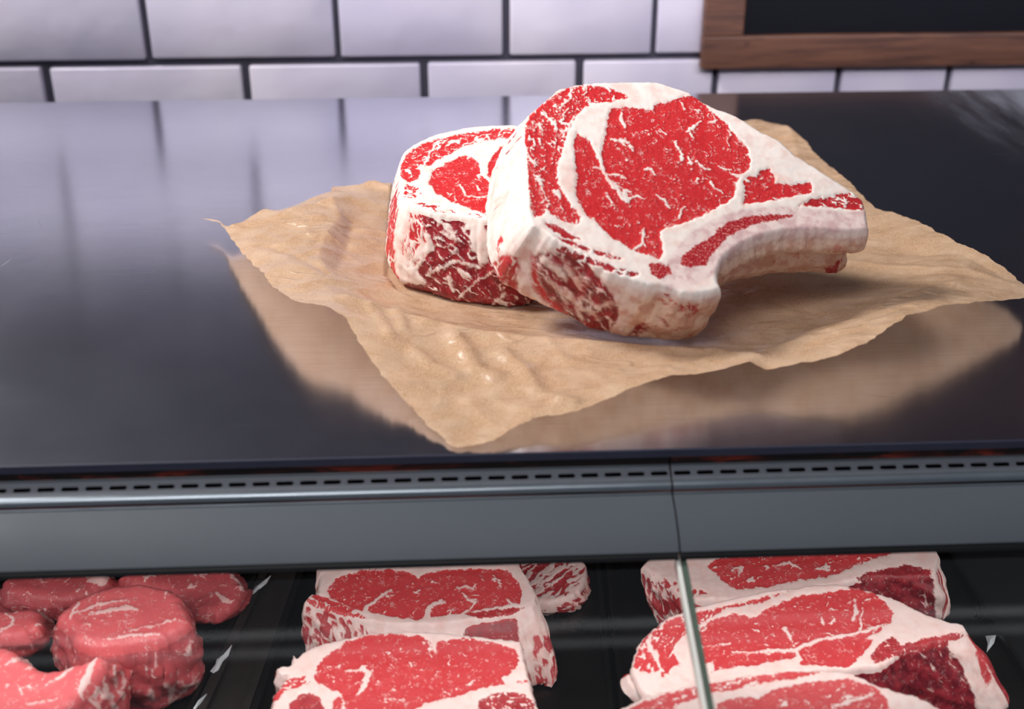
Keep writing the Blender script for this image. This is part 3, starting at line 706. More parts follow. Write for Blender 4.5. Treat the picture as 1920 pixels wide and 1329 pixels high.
str_F = [S_((1113,268,5),(1124,295,4),(1131,322,3),(1142,340,3.4),(1158,358,3.5),(1175,377,4.5),(1170,355,2.5),(1184,359,1.5)),S_((1142,340,2),(1165,352,1.5)),
 S_(z1(1690,500,2),z1(1750,500,1.5),z1(1800,540,1.2),z1(1850,560,1.5)),S_(z1(1760,280,1),z1(1780,380,2.5),z1(1790,420,2)),S_(z1(1660,740,1),z1(1720,750,1.6),z1(1800,780,1)),
 S_(z1(1570,700,1),z1(1620,710,1.2)),S_(z1(1660,880,1),z1(1690,930,1.6),z1(1720,975,1.2)),S_(z1(1800,915,1),z1(1880,905,2)),
 S_(z2(440,520,2),z2(480,600,2.5),z2(490,640,2),z2(460,665,1)),S_(z2(530,620,1.5),z2(560,665,3),z2(530,670,1)),S_(z2(590,650,1),z2(640,700,2),z2(690,718,1.4)),
 S_(z2(520,440,1.5),z2(560,420,2.5),z2(600,380,1.5),z2(625,365,1)),S_(z2(540,450,1.5),z2(570,490,1)),S_(z2(490,240,1.5),z2(510,280,1.8)),S_(z2(585,290,1.5),z2(610,295,1.5),z2(600,320,1)),
 S_(z2(700,310,1),z2(730,370,2),z2(690,375,1.5)),S_(z2(815,430,1.2),z2(830,470,1),z2(810,510,1),z2(820,540,1.2)),S_(z2(225,710,2),z2(265,705,2),z2(295,750,1)),
 S_(z2(0,745,1.5),z2(60,755,1.2),z2(90,775,1)),S_(z2(690,800,2),z2(720,840,1.5),z2(780,885,1)),S_(z2(310,890,1.5),z2(360,930,2),z2(400,985,1.5)),S_(z2(100,920,1.2),z2(160,905,1.5),z2(225,920,1)),
 S_(z2(470,1050,1.2),z2(490,990,1.5),z2(510,975,1)),S_(z4(150,445,2),z4(200,400,2.5),z4(215,300,1.2)),S_(z4(200,400,2),z4(230,430,1)),S_(z2(330,430,1.2),z2(380,465,2)),S_(z2(850,740,2),z2(900,760,4),z2(930,775,2)),
 S_(z2(750,680,1),z2(790,712,1.5),z2(830,712,1.8)),S_(z2(590,800,1),z2(605,780,1.5)),S_(z2(10,510,1.5),z2(60,505,1.5),z2(120,530,1.5),z2(135,580,1.5)),S_(z2(50,340,1.5),z2(75,400,2.5)),
 # cap
 S_(z1(1410,140,1.5),z1(1400,200,2),z1(1330,260,1.5),z1(1310,285,1)),S_(z1(1250,350,2),z1(1290,380,3),z1(1310,440,1.5)),S_(z1(1220,310,1),z1(1240,350,1.5)),S_(z1(1180,770,3.5),z1(1200,830,1.8),z1(1225,930,1)),
 S_(z1(1140,430,2),z1(1160,400,1)),S_(z1(1350,340,1.2),z1(1390,280,1.5)),S_(z1(1090,580,1.5),z1(1130,660,2)),S_(z1(1200,430,1),z1(1205,470,1.4)),S_(z1(1430,340,2),z1(1390,400,1.5),z1(1350,480,1.5))]
blend = lambda A, B, t_: A+(B-A)*t_
side_big = [(997,480),(1016,474),(1055,474),(1095,490),(1111,506),(1132,530),(1148,550),(1158,574),(1161,595),(1148,615),(1132,628),(1110,626),(1080,612),(1055,592),(1029,561),(1013,534),(1003,508)]
side_left = [(920,497),(940,478),(974,476),(976,500),(971,513),(969,550),(950,545),(935,536),(914,518)]
front_N = -tvec/TF
front = meat('rib_steak', 'thick bone-in rib steak leaning on the other steak, curved rib pointing right', 'steak', F_out,
    (g-tvec, front_N), TF,
    face=[(cap, dict(a=62, l=22, w=8, t=0.75, g=8, s=2)), (eye, dict(a=50, l=16, w=8, t=0.90, g=8, s=6)), (rmus, dict(a=-10, l=30, w=10, t=0.86, s=3)), (tipm, dict(a=12, l=40, w=6, t=0.75, s=4, deep=0.3)), (l1, dict(deep=.4)), (l2, dict(deep=.5, a=25, l=30, w=6, t=0.7)), (l3, dict(deep=.6, a=25, l=30, w=7, t=0.65, s=3))],
    strokes=str_F, bones=[bone_top], marrow=[marw, marw2],
    side=[([(996,478),(1004,482),(1012,530),(1035,560),(1070,592),(1130,620),(1132,628),(1095,618),(1050,592),(1020,566),(1000,540),(994,510)], dict(deep=.15, a=50, l=60, w=6, t=.85, s=9)), (side_big, dict(a=35, l=44, w=12, t=0.76, g=9, s=11, deep=.85)), (side_left, dict(a=105, l=40, w=9, t=0.68, s=12, deep=.35)),
          ([(1176,630),(1190,612),(1203,604),(1212,610),(1222,618),(1205,622),(1190,630)], dict(deep=.6, a=-35, l=20, w=6, t=.75)), ([(1228,560),(1262,562),(1275,575),(1250,572)], dict(deep=.0, a=10, l=20, w=5, t=.45)), ([(1285,548),(1330,556),(1322,562),(1280,556)], dict(deep=.0, a=10, l=14, w=5, t=.6)), ([(1234,592),(1245,598),(1256,613),(1248,612)], dict(deep=.7)), ([(1140,568),(1158,573),(1163,592),(1150,612)], dict(deep=.8)),
          ([(1292+19*math.cos(t_), 580+13*math.sin(t_)) for t_ in np.arange(0, 6.28, 0.4)], dict(deep=.3, a=0, l=14, w=9, t=.55, s=4)),
          ([(938,440),(943,447),(933,480),(929,470)], dict(deep=.0, a=100, l=30, w=4, t=.5)), ([(1040,455),(1130,490),(1200,520),(1195,525),(1120,505),(1040,470)], dict(deep=.5, a=25, l=30, w=6, t=.5))],
    side_strokes=[S_((1016,486,5),(1040,500,7),(1058,520,4)), S_((1022,520,2),(1050,545,3),(1062,570,1.5)), S_((1100,580,3),(1125,600,1.5)), S_((1060,500,4),(1075,520,2),(1100,530,1)), S_((1090,560,2),(1120,575,2),(1150,570,1)), S_((1050,540,1),(1075,560,3),(1090,600,2))],
    side_marrow=[[(1278,570),(1292,562),(1308,568),(1312,582),(1305,594),(1290,596),(1278,586)][:0] or [(0,0),(1,0),(1,1)], [(1545,500),(1570,495),(1572,520),(1548,518)], [(1462,436),(1480,437),(1468,446)], [(1240,545),(1262,549),(1252,556)], [(1300,552),(1318,553),(1312,560)], [(1585,470),(1570,505),(1562,500)]],
    side_bones=[[(1255,540),(1360,540),(1350,640),(1160,640),(1200,560)], [(1340,440),(1640,430),(1600,530),(1340,540)]],
    splits=[('rib_bone', [(1205,560),(1215,512),(1258,500),(1268,470),(1295,440),(1334,414),(1387,395),(1466,387),(1560,396),(1600,400),(1660,392),(1660,470),(1480,470),(1380,500),(1365,560),(1240,575)]),
            ('fat_cap', [(1290,166),(1316,187),(1330,206),(1352,221),(1376,248),(1402,277),(1410,301),(1405,322),(1420,328),(1442,315),(1457,333),(1455,343),(1516,340),(1526,346),(1522,364),(1560,366),(1592,360),(1625,372),(1660,340),(1400,180),(1300,130)]),
            ('fat_rim', [(986,215),(984,243),(984,272),(987,301),(989,330),(991,359),(993,395),(1000,420),(985,440),(950,440),(950,215)])],
    rad=0.0035, bulge=0.0025, side_default='fat', soft=0.10, soft_add=0.75, groove=([(1352,400),(1700,400),(1700,560),(1352,560)], -0.0065, 0.003))

# ---- the steak lying flat behind it
B_top = at_z(765, 383, 0.0635)
B_N = nz((-0.02, -0.10, 1.0))
B_out = [(752,362,730,508),(748,340,726,478),(747,309,733,440),(755,285,745,400),(779,267),(818,251),(871,239),(924,234),(963,233),(985,240,990,380),(1005,262),(1012,300),(1012,345),(996,366,1018,520),(975,388,1012,562),(955,405,990,574),(945,415,945,576),(903,410,905,575),(845,402,850,567),(805,397,808,555),(776,386,770,544),(760,378,741,529)]
B_N_p = B_N
back = meat('rib_steak', 'thick rib steak lying flat on the paper, half hidden behind the leaning steak', 'steak', B_out, (B_top, B_N), 0.0575,
    face=[([(970,241),(924,243),(884,248),(845,254),(805,266),(779,277),(760,293),(752,309),(750,330),(763,340),(787,338),(789,325),(782,312),(805,309),(845,288),(871,273),(905,265),(970,256)], dict(a=-25, l=20, w=8, t=.76, s=3)),
          ([(839,304),(863,293),(884,293),(897,306),(903,325),(911,338),(922,348),(940,380),(930,405),(910,401),(884,393),(845,377),(818,362),(803,343),(810,322),(824,312)], dict(a=30, l=22, w=10, t=.86, s=5)),
          ([(975,262),(950,270),(929,283),(916,306),(913,330),(925,350),(975,360)], {}),
          ([(766,346),(785,352),(792,362),(779,370),(757,374),(758,352)], dict(a=20, l=18, w=7, t=.6)), ([(775,377),(800,382),(840,392),(880,400),(903,404),(903,409),(845,401),(805,396)], dict(a=14, l=30, w=4, t=.5, deep=.3))],
    strokes=[S_((782,345,1),(792,318,2.5),(800,300,2),(815,270,1)), S_((862,348,1.5),(868,356,2.5),(873,365,1.5)), S_((876,368,1),(908,370,1.5)), S_((893,260,4),(905,262,3)), S_((840,268,2),(860,264,3))],
    side=[([(795,398),(850,400),(905,408),(1100,408),(1100,600),(900,600),(845,580),(800,568),(760,552),(735,535),(755,532),(800,532),(780,508),(792,490),(812,465),(805,440),(790,420)], dict(a=28, l=50, w=14, t=.77, g=8, s=21, deep=.85)),
          ([(734,376),(744,360),(746,400),(738,440),(742,500),(752,535),(735,530),(715,500),(722,440)], dict(deep=.1, a=98, l=60, w=8, t=.8)), ([(768,400),(795,402),(800,440),(795,480),(775,500),(766,460)], dict(deep=.2, a=70, l=40, w=8, t=.55, s=31)), ([(754,470),(760,420),(765,460),(768,500),(762,505)], dict(deep=.0, a=95, l=40, w=7, t=.5)), ([(776,390),(805,398),(800,420),(776,410)], dict(a=35, l=30, w=5, t=.45, deep=.3))],
    side_strokes=[S_((895,425,14),(900,460,17),(906,485,10)), S_((808,400,2),(835,425,3),(855,448,3)), S_((773,490,4),(792,468,9),(808,466,6)), S_((840,520,4),(850,545,2)), S_((860,560,1.5),(890,530,1.5),(930,505,1)), S_((800,515,2),(850,490,2),(900,500,2)), S_((918,576,1),(945,550,1.5))],
    splits=[('fat_rim', [(730,312),(748,286),(775,266),(818,251),(871,240),(924,238),(990,236),(990,215),(730,215)])],
    rad=0.0035, bulge=0.003, side_default='muscle', soft=0.30)

# ------------------------------------------------------------------ goods in the case
def cplane(px, py, z, n=(0, 0, 1)): return (at_z(px, py, z), nz(n))
ZT_ = TRAY_Z+0.0008
# middle pair of rib steaks
Z_H, Z_G = -0.150, -0.166
H_out = [(510,1310),(522,1288),(536,1270),(520,1264),(517,1252),(532,1246),(545,1245),(548,1226),(556,1232),(580,1214),(640,1196),(700,1184),(760,1182),(830,1183),(900,1192),(960,1198),(978,1201),(984,1230),(992,1265),(1004,1310),(1012,1350),(990,1400),(800,1430),(600,1430),(505,1390)]
H_eye = [(587,1268),(600,1240),(622,1222),(645,1205),(690,1190),(740,1188),(790,1193),(808,1205),(812,1222),(822,1202),(870,1196),(920,1203),(965,1215),(974,1236),(968,1255),(940,1272),(950,1282),(900,1290),(860,1305),(800,1318),(780,1329),(770,1380),(650,1380),(645,1320),(640,1300),(600,1284)]
meat('ribeye_steak', 'marbled boneless steak nearest the glass in the middle tray', 'steak', H_out, cplane(760, 1250, Z_H, (0, -0.16, 1)), 0.034,
    face=[(H_eye, dict(a=-25, l=36, w=15, t=.88, s=4)), ([(508,1310),(525,1285),(545,1270),(575,1268),(585,1280),(560,1288),(530,1300),(512,1325)], dict(a=-20, l=30, w=9, t=.6)), ([(545,1315),(570,1298),(600,1305),(610,1329),(590,1360),(540,1350)], dict(deep=.5)), ([(625,1310),(640,1305),(642,1329),(620,1345)], {}), ([(900,1310),(940,1295),(985,1300),(1003,1320),(1000,1380),(880,1370)], dict(deep=.5, a=20, l=30, w=10, t=.7)), ([(970,1276),(992,1277),(990,1281),(972,1280)], {})],
    strokes=[S_((680,1250,3),(692,1262,5),(680,1290,5),(672,1300,3)), S_((692,1262,3),(700,1256,1)), S_((645,1260,1),(680,1252,2)), S_((812,1200,4),(815,1222,2)), S_((720,1310,1),(760,1312,1.5))],
    side=[([(500,1300),(1020,1300),(1020,1500),(500,1500)], dict(a=70, l=50, w=14, t=.7, deep=.3))], splits=[('fat_rim', [(974,1190),(1030,1190),(1030,1300),(990,1292),(968,1256),(976,1236)]), ('fat_rim', [(490,1235),(560,1215),(640,1180),(650,1205),(602,1240),(587,1266),(545,1268),(505,1272)])], base_name='lean_meat', mat=M_CASE, res=0.0013, group='steaks in the display case', rough=.0009)
G_out = [(569,1124,575,1230),(585,1112),(594,1108),(596,1085),(596,1060),(604,1035),(700,1018),(850,1014),(960,1025),(975,1060),(990,1080),(1008,1118,1048,1285),(1000,1140,1030,1290),(960,1150),(900,1162),(820,1172),(740,1172),(690,1165),(640,1150),(600,1135)]
meat('ribeye_steak', 'marbled boneless steak partly overlapped by the front one in the middle tray', 'steak', G_out, cplane(760, 1120, Z_G, (0.0, -0.10, 1)), 0.032,
    face=[([(612,1105),(630,1085),(670,1070),(730,1067),(775,1075),(782,1083),(815,1070),(880,1066),(950,1068),(968,1085),(980,1110),(975,1130),(920,1140),(860,1150),(780,1162),(700,1150),(660,1140),(620,1120)], dict(a=-20, l=34, w=14, t=.88, s=8)), ([(569,1126),(590,1114),(620,1122),(660,1140),(690,1160),(640,1155),(595,1140)], dict(a=10, l=30, w=9, t=.75)), ([(870,1150),(930,1142),(985,1140),(960,1152),(900,1160)], dict(deep=.4))],
    strokes=[S_((684,1150,4),(688,1138,4),(705,1125,2.5),(725,1110,1.5),(735,1105,1)), S_((712,1118,1.5),(740,1116,1)), S_((800,1160,6),(805,1140,4),(812,1132,3),(835,1130,1)), S_((858,1105,1),(870,1098,2),(885,1104,1.5),(892,1095,2)), S_((865,1112,1),(880,1125,2),(895,1128,1.5),(875,1145,1.5)), S_((935,1088,2),(940,1100,1.5)), S_((950,1122,2),(965,1138,1.5))],
    side=[([(566,1126),(690,1160),(700,1240),(560,1240)], dict(a=75, l=40, w=15, t=.6, deep=.35)), ([(870,1160),(970,1150),(975,1210),(870,1200)], dict(deep=.7)), ([(1000,1190),(1040,1190),(1050,1300),(1000,1300)], dict(a=75, l=50, w=12, t=.6, deep=.25))],
    splits=[('fat_rim', [(966,1040),(1080,1040),(1080,1145),(990,1150),(980,1130),(975,1100)])], base_name='lean_meat', mat=M_CASE, res=0.0013, group='steaks in the display case', rough=.0009)
E_out = [(880,1040),(960,1030),(1060,1032),(1098,1052,1098,1100),(1100,1080,1102,1120),(1088,1108,1096,1135),(1060,1122,1072,1150),(1030,1128,1036,1152),(980,1128),(900,1110)]
meat('ribeye_steak', 'rearmost streaky steak half hidden under the panel in the middle tray', 'steak', E_out, cplane(1040, 1080, -0.190, (0.02, -0.03, 1)), 0.014,
    face=[([(900,1040),(1050,1035),(1096,1055),(1096,1090),(1060,1118),(1000,1122),(900,1105)], dict(a=-38, l=60, w=9, t=.50, s=3, deep=.45))], side=[([(850,1040),(1120,1040),(1120,1170),(850,1170)], dict(a=-30, l=50, w=9, t=.5, deep=.6))], mat=M_CASE, res=0.0013, group='steaks in the display case', rough=.0012)
# right stack
J_out = [(1184,1260),(1188,1230),(1200,1200),(1222,1178),(1245,1160),(1290,1140),(1350,1124),(1420,1108),(1500,1098),(1570,1092),(1625,1104),(1670,1118),(1720,1142),(1770,1160),(1806,1170,1898,1310),(1812,1178,1900,1325),(1800,1192,1880,1345),(1760,1205),(1700,1220,1720,1345),(1650,1250),(1560,1258),(1450,1270),(1350,1300),(1240,1310),(1205,1300)]
fatJ = [(1650,1118),(1685,1128),(1720,1142),(1770,1160),(1800,1172),(1805,1180),(1765,1190),(1735,1190),(1700,1203),(1685,1207),(1670,1185),(1676,1165),(1660,1140)]
meat('ribeye_steak', 'largest marbled steak in the right stack with a thick white fat corner', 'steak', J_out, cplane(1450, 1190, -0.146, (0.05, -0.14, 1)), 0.040,
    face=[([(1190,1235),(1204,1200),(1228,1178),(1260,1160),(1330,1142),(1400,1128),(1470,1110),(1500,1100),(1420,1132),(1365,1140),(1330,1160),(1295,1178),(1275,1200),(1262,1215),(1272,1240),(1285,1262),(1240,1268),(1200,1258),(1188,1250)], dict(a=-60, l=46, w=13, t=.74, s=4)),
          ([(1290,1200),(1330,1165),(1370,1150),(1415,1158),(1440,1140),(1500,1116),(1570,1108),(1600,1100),(1640,1112),(1662,1130),(1675,1150),(1670,1170),(1640,1190),(1610,1200),(1560,1205),(1500,1230),(1450,1240),(1380,1250),(1330,1262),(1315,1240)], dict(a=-20, l=60, w=22, t=.89, s=8)),
          ([(1500,1230),(1560,1198),(1600,1192),(1640,1200),(1625,1225),(1590,1252),(1500,1245)], {}), ([(1360,1240),(1400,1232),(1440,1242),(1400,1250)], {}), ([(1632,1228),(1650,1205),(1672,1190),(1690,1208),(1720,1200),(1750,1192),(1800,1185),(1812,1192),(1760,1215),(1700,1225),(1640,1245)], dict(deep=.5, a=-20, l=40, w=10, t=.8))],
    strokes=[S_((1222,1185,1.5),(1215,1205,4),(1225,1225,3),(1240,1255,1.5)), S_((1268,1260,12),(1310,1258,14),(1330,1250,9)), S_((1370,1222,1),(1420,1222,2),(1490,1218,3.5),(1540,1198,3),(1600,1190,3),(1660,1170,2)), S_((1490,1218,3),(1500,1235,4),(1480,1250,3)), S_((1470,1178,3),(1480,1190,3),(1486,1205,1)), S_((1660,1180,6),(1635,1215,6),(1600,1250,5)), S_((1605,1125,2),(1602,1160,3)), S_((1618,1140,1.5),(1612,1180,2)), S_((1540,1158,2),(1545,1170,1.5)), S_((1310,1215,1),(1370,1205,1.5))],
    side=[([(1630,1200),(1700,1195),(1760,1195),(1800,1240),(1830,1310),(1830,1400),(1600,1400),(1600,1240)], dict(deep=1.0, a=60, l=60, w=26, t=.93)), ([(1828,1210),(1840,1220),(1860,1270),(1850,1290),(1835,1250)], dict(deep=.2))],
    splits=[('fat_corner', fatJ)], base_name='lean_meat', mat=M_CASE, res=0.0013, group='steaks in the display case', rough=.0009)
I_out = [(1204,1062,1240,1175),(1215,1045),(1235,1020),(1400,1008),(1600,1004),(1740,1015),(1762,1040,1780,1160),(1758,1060,1774,1165),(1750,1078,1762,1168),(1700,1082),(1640,1080),(1560,1098),(1490,1110),(1420,1120),(1360,1125),(1290,1120),(1225,1080,1250,1180)]
meat('ribeye_steak', 'rear steak of the right stack, upper half hidden under the panel', 'steak', I_out, cplane(1480, 1070, -0.165, (0.0, -0.10, 1)), 0.036,
    face=[([(1325,1060),(1360,1040),(1500,1020),(1640,1020),(1700,1030),(1640,1048),(1600,1062),(1560,1080),(1500,1088),(1440,1100),(1380,1105),(1350,1085)], dict(a=-20, l=60, w=14, t=.80, s=2)), ([(1600,1084),(1640,1070),(1700,1058),(1750,1070),(1745,1090),(1620,1094)], dict(deep=.7, a=60, l=40, w=10, t=.85)), ([(1225,1075),(1260,1090),(1330,1112),(1300,1120),(1240,1100)], dict(deep=.3, a=60, l=40, w=9, t=.6))],
    strokes=[S_((1370,1070,1),(1390,1062,2.5),(1385,1080,1.5)), S_((1450,1060,1),(1480,1055,2),(1500,1066,2)), S_((1530,1065,1.5),(1555,1068,2))],
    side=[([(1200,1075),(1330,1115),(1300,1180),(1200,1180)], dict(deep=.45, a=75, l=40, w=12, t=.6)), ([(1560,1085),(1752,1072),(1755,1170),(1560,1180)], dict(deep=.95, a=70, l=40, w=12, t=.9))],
    mat=M_CASE, res=0.0013, group='steaks in the display case', rough=.0012)
K_out = [(1140,1345),(1180,1318),(1230,1298),(1300,1280),(1380,1264),(1460,1254),(1540,1254),(1600,1262),(1640,1280),(1680,1294),(1720,1304),(1770,1330),(1790,1370),(1700,1420),(1400,1430),(1180,1420)]
meat('ribeye_steak', 'steak at the bottom edge of the picture, front of the right stack', 'steak', K_out, cplane(1450, 1290, -0.125, (0.02, -0.16, 1)), 0.034,
    face=[([(1180,1325),(1240,1302),(1320,1284),(1400,1270),(1480,1258),(1540,1260),(1500,1272),(1430,1280),(1390,1292),(1330,1300),(1280,1318),(1240,1345),(1180,1350)], dict(a=-25, l=44, w=9, t=.74, s=4)), ([(1345,1318),(1380,1306),(1420,1310),(1450,1292),(1520,1278),(1590,1272),(1640,1286),(1665,1310),(1670,1350),(1600,1400),(1350,1400)], dict(a=-20, l=50, w=16, t=.84, s=8))],
    strokes=[S_((1385,1298,2),(1400,1285,3),(1420,1278,1.5)), S_((1560,1325,2),(1590,1316,3),(1640,1300,1.5))],
    side=[([(0,0),(1,0),(1,1)], {})], mat=M_CASE, res=0.0013, group='steaks in the display case', rough=.0009)
sl = [S_((1195,1262,3),(1170,1290,9))]
# small fat flap at the left of the right stack
meat('fat_trimming', 'white strip of fat poking out left of the right steak stack', 'fat trimming', [(1170,1268,1172,1276),(1178,1261,1178,1270),(1188,1270,1188,1280),(1205,1285,1205,1296),(1240,1298,1240,1310),(1225,1305,1225,1316),(1200,1305,1200,1316),(1180,1290,1180,1300)], cplane(1200, 1285, -0.152, (0, -.1, 1)), 0.007, side=[([(0, 0), (1, 0), (1, 1)], {})], mat=M_CASE, res=.0013, rad=.002)

# left tray: filets
FS = dict(mat=M_FILET, res=0.0014, group='thick filets in the left tray', rad=0.008, bulge=0.005, rough=0.0013)
A_out = [(102,1150,120,1262),(120,1132),(148,1112),(200,1094),(250,1087),(300,1090),(335,1103),(343,1118),(352,1140,370,1255),(358,1158,373,1290),(340,1172,352,1315),(310,1190,310,1335),(280,1200,280,1345),(230,1206,232,1340),(180,1210,190,1330),(140,1200,150,1310),(128,1175,128,1285)]
allp = lambda *q: [(-300, 900), (700, 900), (700, 1500), (-300, 1500)]
meat('filet', 'big round filet standing in the middle of the left tray', 'filet', A_out, cplane(230, 1150, -0.140, (0, -0.04, 1)), 0.064,
    face=[(allp(), dict(a=-12, l=90, w=26, t=.93, s=3))], strokes=[S_((130,1157,3),(148,1130,2)), S_((140,1150,1),(180,1135,2.5),(225,1126,2),(235,1124,1)), S_((168,1152,1.5),(205,1144,4),(240,1138,4),(258,1143,1.5)), S_((180,1134,1),(186,1118,1)), S_((195,1198,1.5),(240,1192,2.5),(300,1188,2)), S_((240,1182,1),(290,1172,1.5),(330,1160,1)), S_((310,1120,1),(312,1108,1.5))],
    side=[(allp(), dict(a=75, l=70, w=30, t=.88, s=7, deep=.35))], side_strokes=[S_((310,1282,3),(322,1295,6),(318,1315,3)), S_((135,1190,3),(128,1165,2)), S_((320,1320,1.5),(360,1280,2),(372,1262,1)), S_((290,1215,1),(295,1260,2))], **FS)
B2_out = [(215,1080,220,1120),(250,1066),(300,1052),(360,1050),(430,1058),(452,1082,455,1108),(458,1100,458,1118),(440,1128,440,1145),(410,1148,405,1156),(380,1148,378,1158),(355,1138,354,1150),(330,1115),(270,1095)]
meat('filet', 'filet at the right rear of the left tray beside the divider', 'filet', B2_out, cplane(360, 1090, -0.178, (0, -0.02, 1)), 0.026,
    face=[(allp(), dict(a=-30, l=60, w=20, t=.88, s=13, deep=.25))], strokes=[S_((432,1080,2),(452,1092,4),(455,1105,3)), S_((408,1112,3),(418,1122,6),(430,1128,3))], side=[(allp(), dict(a=60, l=50, w=18, t=.85, deep=.5))], **FS)
C2_out = [(2,1084,4,1150),(30,1062),(90,1052),(150,1052),(200,1064,202,1100),(207,1084,207,1112),(180,1102,182,1130),(140,1118,140,1160),(90,1120,92,1165),(30,1112,30,1160),(4,1104,4,1156)]
meat('filet', 'filet in the back left corner of the left tray', 'filet', C2_out, cplane(100, 1090, -0.172, (0, -0.02, 1)), 0.032,
    face=[(allp(), dict(a=-50, l=60, w=20, t=.88, s=5, deep=.3))], strokes=[S_((165,1090,2),(190,1085,12),(203,1080,5))], side=[(allp(), dict(a=70, l=50, w=18, t=.85, deep=.55))], **FS)
D_out = [(-60,1150,-60,1230),(-30,1135),(0,1136),(30,1134),(70,1132,74,1175),(80,1150,86,1190),(76,1172,70,1222),(40,1188,40,1240),(0,1190,0,1245),(-50,1180,-50,1240)]
meat('filet', 'small filet cut off by the left edge between the rear and front filets', 'filet', D_out, cplane(30, 1160, -0.152, (0, -0.03, 1)), 0.045,
    face=[(allp(), dict(a=-70, l=60, w=20, t=.90, s=9))], strokes=[S_((0,1182,2),(22,1172,2),(26,1160,2),(10,1148,1.5))], side=[(allp(), dict(a=70, l=60, w=22, t=.85, deep=.3))], **FS)
L_out = [(-80,1240,-80,1340),(-30,1205),(20,1208),(50,1232),(80,1248),(110,1246),(150,1232),(192,1220,235,1262),(200,1235,247,1290),(180,1262,236,1345),(160,1290,215,1400),(120,1340),(60,1400),(-40,1420)]
meat('filet', 'pale veined filet in the bottom left corner of the picture', 'filet', L_out, cplane(80, 1270, -0.128, (0, -0.10, 1)), 0.066,
    face=[(allp(), dict(a=-20, l=70, w=24, t=.90, s=14))], strokes=[S_((60,1246,1.5),(100,1244,2.5),(150,1230,3),(190,1222,3)), S_((85,1284,1.5),(120,1265,2.5),(145,1240,2)), S_((0,1250,1),(30,1236,2),(50,1236,1)), S_((30,1280,1.5),(42,1300,2.5)), S_((180,1230,3),(160,1275,6),(150,1300,5)), S_((50,1320,1.5),(110,1310,1.5))],
    side=[(allp(), dict(a=75, l=90, w=16, t=.55, s=2, deep=.1))], **FS)

# ---- trays, dividers, scraps
d0 = tpx(545, 1080); d1 = tpx(385, 1329)
xa = d0[0]; 
x_div1 = float(tpx(470, 1200)[0]); x_div2 = float(tpx(1130, 1200)[0]); x_div3 = float(tpx(1900, 1200)[0])
def poly_tray(l0, l1, r0, r1, label):
    """tray bounded by straight rails; each rail given by two tray-plane points"""
    y0, y1 = 0.30, 0.98
    def X(a, b, y): return a[0]+(b[0]-a[0])*(y-a[1])/(b[1]-a[1])
    z = TRAY_Z; m = MB()
    def bar(pa, pb, wd, za, zb_):
        i = len(m.v)
        for (x, y) in (pa, pb):
            m.v += [(x-wd, y, za), (x+wd, y, za), (x+wd, y, zb_), (x-wd, y, zb_)]
        for f in ((0, 3, 2, 1), (4, 5, 6, 7), (0, 1, 5, 4), (1, 2, 6, 5), (2, 3, 7, 6), (3, 0, 4, 7)): m.f.append([i+j for j in f])
    L0, L1, R0, R1 = X(l0, l1, y0), X(l0, l1, y1), X(r0, r1, y0), X(r0, r1, y1)
    i = len(m.v); m.v += [(L0, y0, z), (R0, y0, z), (R1, y1, z), (L1, y1, z), (L0, y0, z-0.003), (R0, y0, z-0.003), (R1, y1, z-0.003), (L1, y1, z-0.003)]
    for f in ((0, 1, 2, 3), (4, 7, 6, 5), (0, 4, 5, 1), (1, 5, 6, 2), (2, 6, 7, 3), (3, 7, 4, 0)): m.f.append([i+j for j in f])
    bar((L0+0.002, y0), (L1+0.002, y1), 0.0015, z, z+0.008); bar((R0-0.002, y0), (R1-0.002, y1), 0.0015, z, z+0.008)
    o = m.build('tray', M_TRAY); tag(o, label, 'tray', 'black trays inside the display case'); return o
rl = (tpx(486, 1090), tpx(372, 1329)); rr = (tpx(560, 1090), tpx(480, 1329))
fl = (np.array([XL+0.05, 0.4, 0]), np.array([XL+0.05, 0.9, 0]))
sx_ = (tpx(1128, 1090), tpx(1150, 1329)); fr_ = (tpx(1790, 1060), tpx(1960, 1329))
poly_tray(fl[0], fl[1], rl[0], rl[1], 'black tray left of the divider rail holding the round filets')
poly_tray(rr[0], rr[1], sx_[0], sx_[1], 'black tray right of the divider rail holding the middle steaks')
poly_tray(sx_[0]+[0.003, 0, 0], sx_[1]+[0.003, 0, 0], fr_[0], fr_[1], 'black tray behind the right glass pane holding the right steak stack')
m = MB()
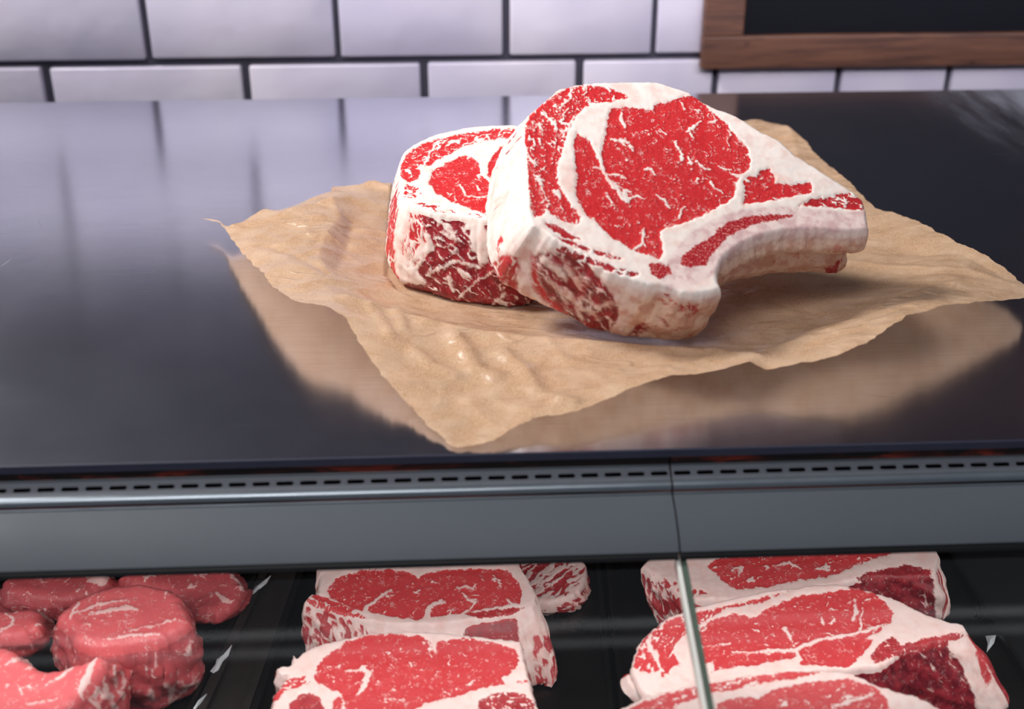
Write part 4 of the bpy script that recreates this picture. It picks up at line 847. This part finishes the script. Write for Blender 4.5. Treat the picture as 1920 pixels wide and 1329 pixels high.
def rail(a, b, w0, w1, z0, z1):
    y0, y1 = 0.30, 0.98
    def X(p, q, y): return p[0]+(q[0]-p[0])*(y-p[1])/(q[1]-p[1])
    i = len(m.v)
    for y in (y0, y1):
        x0 = X(rl[0], rl[1], y); x1 = X(rr[0], rr[1], y)
        m.v += [(x0+(x1-x0)*w0, y, z0), (x0+(x1-x0)*w1, y, z0), (x0+(x1-x0)*w1, y, z1), (x0+(x1-x0)*w0, y, z1)]
    for f in ((0, 3, 2, 1), (4, 5, 6, 7), (0, 1, 5, 4), (1, 2, 6, 5), (2, 3, 7, 6), (3, 0, 4, 7)): m.f.append([i+j for j in f])
rail(0, 0, 0.02, 0.97, TRAY_Z-0.003, TRAY_Z+0.004); rail(0, 0, 0.05, 0.24, TRAY_Z+0.004, TRAY_Z+0.009); rail(0, 0, 0.80, 0.95, TRAY_Z+0.004, TRAY_Z+0.007)
o = m.build('divider_rail', M_RUBBER); tag(o, 'dark rubber divider rail running between filets and middle steaks', 'divider rail')
def scrap(pts, label, h=0.006):
    P = [np.array([*at_z(x, y, TRAY_Z+h+hh)]) for x, y, hh in pts]
    c = sum(P)/len(P); n = len(P); V_ = P+[c+[0, 0, 0.002]]+[p-[0, 0, 0.0008] for p in P]+[c-[0, 0, 0.0003]]
    f = [[i, (i+1) % n, n] for i in range(n)]+[[n+1+(i+1) % n, n+1+i, 2*n+1] for i in range(n)]+[[i, n+1+i, n+1+(i+1) % n, (i+1) % n] for i in range(n)]
    o = mesh_obj('film_scrap', V_, f, M_FILM); tag(o, label, 'plastic scrap', 'torn bits of clear film by the divider')
scrap([(435,1208,.004),(428,1228,.003),(418,1238,.002),(410,1254,.001),(400,1262,0),(394,1258,0),(404,1246,.002),(406,1236,.003),(420,1226,.003)], 'curled white film scrap on the divider beside the big round filet', .009)
scrap([(388,1300,.002),(380,1312,.001),(366,1330,0),(362,1328,0),(372,1312,.001)], 'film scrap at the bottom edge beside the divider', .009)
scrap([(508,1078,.002),(500,1092,.002),(486,1104,.001),(470,1122,0),(464,1120,0),(478,1100,.001)], 'long film scrap on the divider behind the steaks', .008)
scrap([(1868,1190,.002),(1864,1205,.002),(1850,1222,0),(1852,1204,.001),(1848,1192,0)], 'small film scrap right of the right steak stack', .001)
